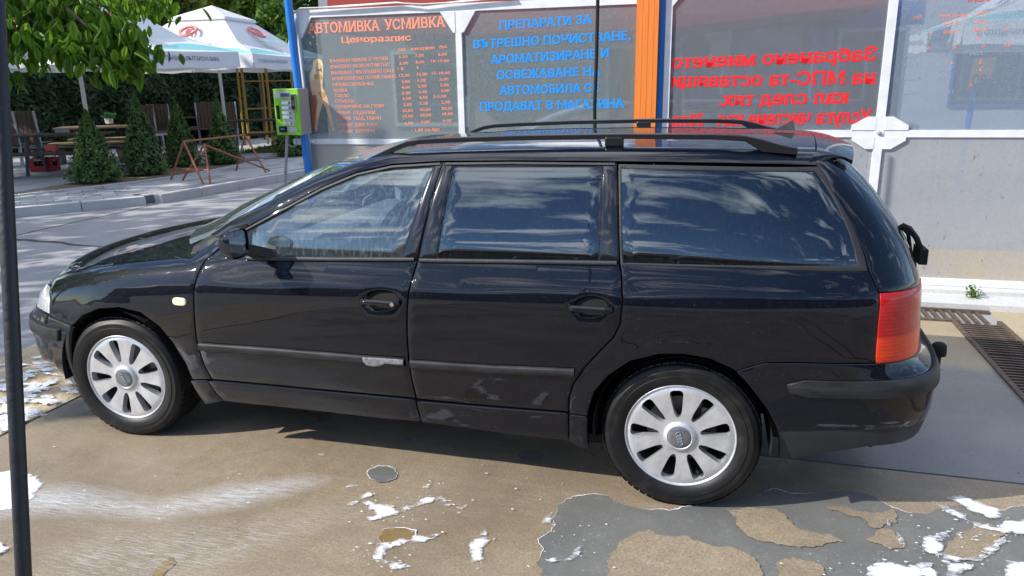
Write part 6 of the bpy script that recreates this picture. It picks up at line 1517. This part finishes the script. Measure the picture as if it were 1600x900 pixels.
# ================================================================== YELLOW FRAME
YP = mat('ochre_paint', (.36, .21, .04), .55); yf = thing('climbing_frame', 'ochre yellow tubular climbing frame in front of the hedge, right of the parasol', 'climbing frame', tuple(atd(420, 200, 21.5))); yf.location.z = 0
Dy = 21.5; pst = []
for px in (388, 425, 470): a = atd(px, 205, Dy); MB().tube([(a.x, a.y, ZP), (a.x, a.y, 2.75)], .036, 8).build('post', YP, yf, world=True); b = atd(px-8, 205, Dy+.6); MB().tube([(b.x, b.y, ZP), (b.x+.1, b.y-.1, 2.75)], .03, 8).build('post', YP, yf, world=True); pst.append(a)
for py in (207, 170, 127, 100):
    zz = atd(388, py, Dy).z; MB().tube([(pst[0].x, pst[0].y, zz), (pst[1].x, pst[1].y, zz), (pst[2].x, pst[2].y, zz)], .022, 6).build('rung', YP, yf, world=True)
# ================================================================== RUSTY TRESTLE BARRIERS
def bar3(b, A, B, r_=.017): b.tube([A, B], r_, 8)
def feet(*pts): return [onz(x, y, ZP) for x, y in pts]
def apex(px, py, f0, f1): m = (f0+f1)/2; return atd(px, py, math.hypot(m.x-CAM[0], m.y-CAM[1]))
f = feet((267, 281), (318, 288), (369, 267), (416, 270)); a1, a2 = apex(287, 221, f[0], f[1]), apex(383, 211, f[2], f[3])
t = thing('trestle_barrier', 'rusty red tubular trestle barrier standing upright on the pavement', 'barrier', (f[0].x, f[0].y, ZP), group='rusty trestle barriers')
for k, (A, B) in enumerate(((a1, f[0]), (a1, f[1]), (a2, f[2]), (a2, f[3]))): mb = MB(); bar3(mb, A, B); mb.build('leg', RUST, t, world=True)
mb = MB(); bar3(mb, a1, a2); mb.build('top_bar', RUST, t, world=True)
mb = MB(); bar3(mb, a1.lerp(f[0], .68), a1.lerp(f[1], .68), .012); bar3(mb, a2.lerp(f[2], .68), a2.lerp(f[3], .68), .012); mb.build('brace', RUST, t, world=True)
g = feet((285, 282), (329, 288), (421, 268)); a3 = apex(319, 226, g[0], g[1])
t = thing('trestle_barrier', 'rusty trestle barrier collapsed at one end, its bar slanting down to the pavement', 'barrier', (g[0].x, g[0].y, ZP), group='rusty trestle barriers')
for A, B in ((a3, g[0]), (a3, g[1])): mb = MB(); bar3(mb, A, B); mb.build('leg', RUST, t, world=True)
mb = MB(); bar3(mb, a3, g[2]+Vector((0, 0, .02))); mb.build('top_bar', RUST, t, world=True); mb = MB(); bar3(mb, a3.lerp(g[0], .68), a3.lerp(g[1], .64), .012); mb.build('brace', RUST, t, world=True)
# ================================================================== PAYMENT MACHINE
ym = 3.38; c1, c2 = ony(425, 139, ym), ony(473, 211, ym); mw, mh = (c2.x-c1.x)*.94, (c1.z-c2.z); mxx, mzz = (c1.x+c2.x)/2+.005, (c1.z+c2.z)/2
pm = thing('payment_machine', 'lime green wash payment machine with buttons and keypad on a thin grey pole', 'payment machine', (mxx, ym, 0))
MB().box((mxx, ym+.085, mzz), (mw, .17, mh), bev=.008).build('housing', mat('housing_grey', (.30, .29, .29), .5), pm, world=True)
LIME = mat('lime_front', (.22, .52, .03), .4); SIL = mat('machine_silver', (.42, .45, .45), .4)
face = MB().box((mxx, ym-.006, mzz), (mw, .012, mh), bev=.004).build('front_panel', LIME, pm, world=True)
def fp(u, v, w, h, m, name, d=.006, y0=0.):
    o = MB().box((mxx-mw/2+u*mw, ym-.012-y0-d/2, mzz+mh/2-v*mh), (w*mw, d, h*mh), bev=min(w*mw, h*mh, d)*.2).build(name, m, face, world=True); o.location = (0, 0, 0); return o
fp(.36, .13, .60, .14, SIL, 'silver_field', .002); fp(.58, .52, .40, .55, SIL, 'silver_field', .002); fp(.45, .88, .76, .10, SIL, 'silver_field', .002); fp(.48, .13, .34, .075, mat('display', (.10, .11, .22), .1), 'display', .006, .002)
for i in range(4): fp(.44, .30+.105*i, .26, .06, mat('white_label', (.75, .78, .78), .5), 'button_label', .003, .002); fp(.62, .30+.105*i, .07, .045, CHROME, 'button', .008, .002)
fp(.46, .745, .28, .055, MATS['white_label'], 'button_label', .003); fp(.62, .745, .05, .035, mat('red_button', (.6, .03, .02), .4), 'button', .008)
fp(.15, .50, .085, .30, BLACK, 'handset', .022); fp(.30, .87, .28, .13, BLACK, 'card_reader', .03); fp(.32, .865, .18, .05, MATS['display'], 'card_display', .034)
fp(.80, .29, .20, .36, CHROME, 'coin_slot', .012, .002); fp(.80, .20, .12, .09, BLACK, 'slot_opening', .016, .002); fp(.80, .40, .12, .07, BLACK, 'slot_opening', .016, .002)
plane_text('СТОП', (mxx-mw/2+.38*mw, ym-.0165, mzz+mh/2-.76*mh), (1, 0, 0), (0, 0, 1), .16*mw, .03*mh, L_RE, pm, bold=.03)
pb = ony(446, 293, ym+.05); pt_ = ony(450, 212, ym+.05); dr = (pb-pt_)/(pt_.z-pb.z); MB().tube([pt_+Vector((0, .0, .05)), pb+dr*(pb.z)], .014, 10).build('pole', GREYSTEEL, pm, world=True)
MB().tube([(pt_.x-.02, ym+.06, pt_.z+.02), (pt_.x-.025, ym+.05, pt_.z-.06), (pt_.x+.02, ym+.05, pt_.z-.10), (pt_.x+.075, ym+.05, pt_.z-.09), (pt_.x+.09, ym+.06, pt_.z+.02)], .006, 6).build('cable', GREYSTEEL, pm, world=True, smooth=True)
# ================================================================== NEAR BLACK POLE
def ap(px, py, D):
    C_, d = ray(px, py); return Vector(C_+d*D)
A_, B_2 = ap(37, 900, .95), ap(1, 130, .95); d = (B_2-A_).normalized(); F_0 = A_-d*((A_.z-.0)/d.z) if d.z else A_; T_ = A_+d*((2.3-A_.z)/d.z)
props(MB().tube([F_0, T_], .0092, 16).lathe([(.0, .012), (.035, .012), (.04, 0)], (F_0.x, F_0.y, 0), 'Z', 16).build('black_pole', mat('black_rubber', (.012, .013, .016), .45, bump=.2, bump_scale=60), angle=50), 'thin black pole standing close to the camera at the left edge', 'pole')
# weed at the wall foot
q = onz(1517, 474, .0); wd = thing('weed', 'small green weed growing at the foot of the wall beside the drain', 'plant', (q.x, q.y, 0))
n = 130; C = np.random.normal(0, .022, (n, 3))*np.array((1, 1, 1.8))+np.array((0, 0, .07)); link('foliage', leafmesh('foliage', C, np.random.normal(0, 1, (n, 3)), .018, LGT), wd)
# dry grass tufts at the edge of the terrace
n = 3500; C = np.stack([np.random.uniform(-8.5, -5.6, n), np.random.uniform(13.2, 15.5, n), ZP+np.random.uniform(0, .07, n)], 1)
props(link('grass', leafmesh('grass', C, np.random.normal(0, 1, (n, 3))*np.array((1, 1, .2)), .05, mat('dry_grass', (.28, .26, .10), .8, col2=(.12, .16, .05), noise_scale=3), elong=2.5)), 'dry yellowish grass tufts at the far end of the pavement', kind='stuff')
# ================================================================== ACROSS THE ROAD (behind the camera, seen in the windows and paint)
ob = thing('workshop_hall', 'long low workshop with dark red sheet roof across the yard behind the camera', 'building', (3, -16, 0))
MB().box((3, -17.5, 1.6), (44, 4, 3.2)).build('wall', mat('hall_wall', (.16, .15, .14), .85, noise_amt=.3, noise_scale=1), ob, world=True)
MB().prism([(-15.2, 3.2), (-15.2, 3.55), (-17.5, 4.6), (-20, 3.4), (-20, 3.2)], lambda a, b, d: (-19.2+d, a, b), 44.4).build('roof', mat('roof_red', (.16, .035, .025), .6, noise_amt=.3, noise_scale=2), ob, world=True)
for i in range(9): frame(ob, -15+i*4.2, -13.4+i*4.2, .9, 2.3, -15.47, WHITE, DGL)
rd = []; 
for i in range(61):
    x = -150+5*i; h = 14+10*noise.noise(Vector((x*.018, 3.1, 0)))+3*noise.noise(Vector((x*.09, 1, 0))); rd.append([(x, -62, -1), (x, -80, h*.75), (x, -105, h+4), (x, -150, -1)])
props(MB().grid(rd).build('hills', mat('wooded_hills', (.022, .035, .02), .95, noise_amt=.5, noise_scale=.15)), kind='structure')
# far tree belt closing the view beyond the terrace and the building
for i, (x, y, h, r) in enumerate(((-2, 34, 8, 4), (6, 36, 9, 4.5), (14, 44, 8, 4), (24, 44, 9, 4), (-30, 14, 9, 4.5), (-28, 5, 8, 4))):
    tree('distant_tree', x, y, h, r, ['broad tree far behind the service building', 'tall broad tree far behind the red canopy', 'broad tree far behind the hazy pane', 'broad tree at the far right behind the wash bay', 'broad tree at the far left end of the hedge', 'broad tree beyond the terrace on the left'][i], LGT if i % 2 else DRK, n=4500, lsize=.36, z0=1.5, group='far trees')
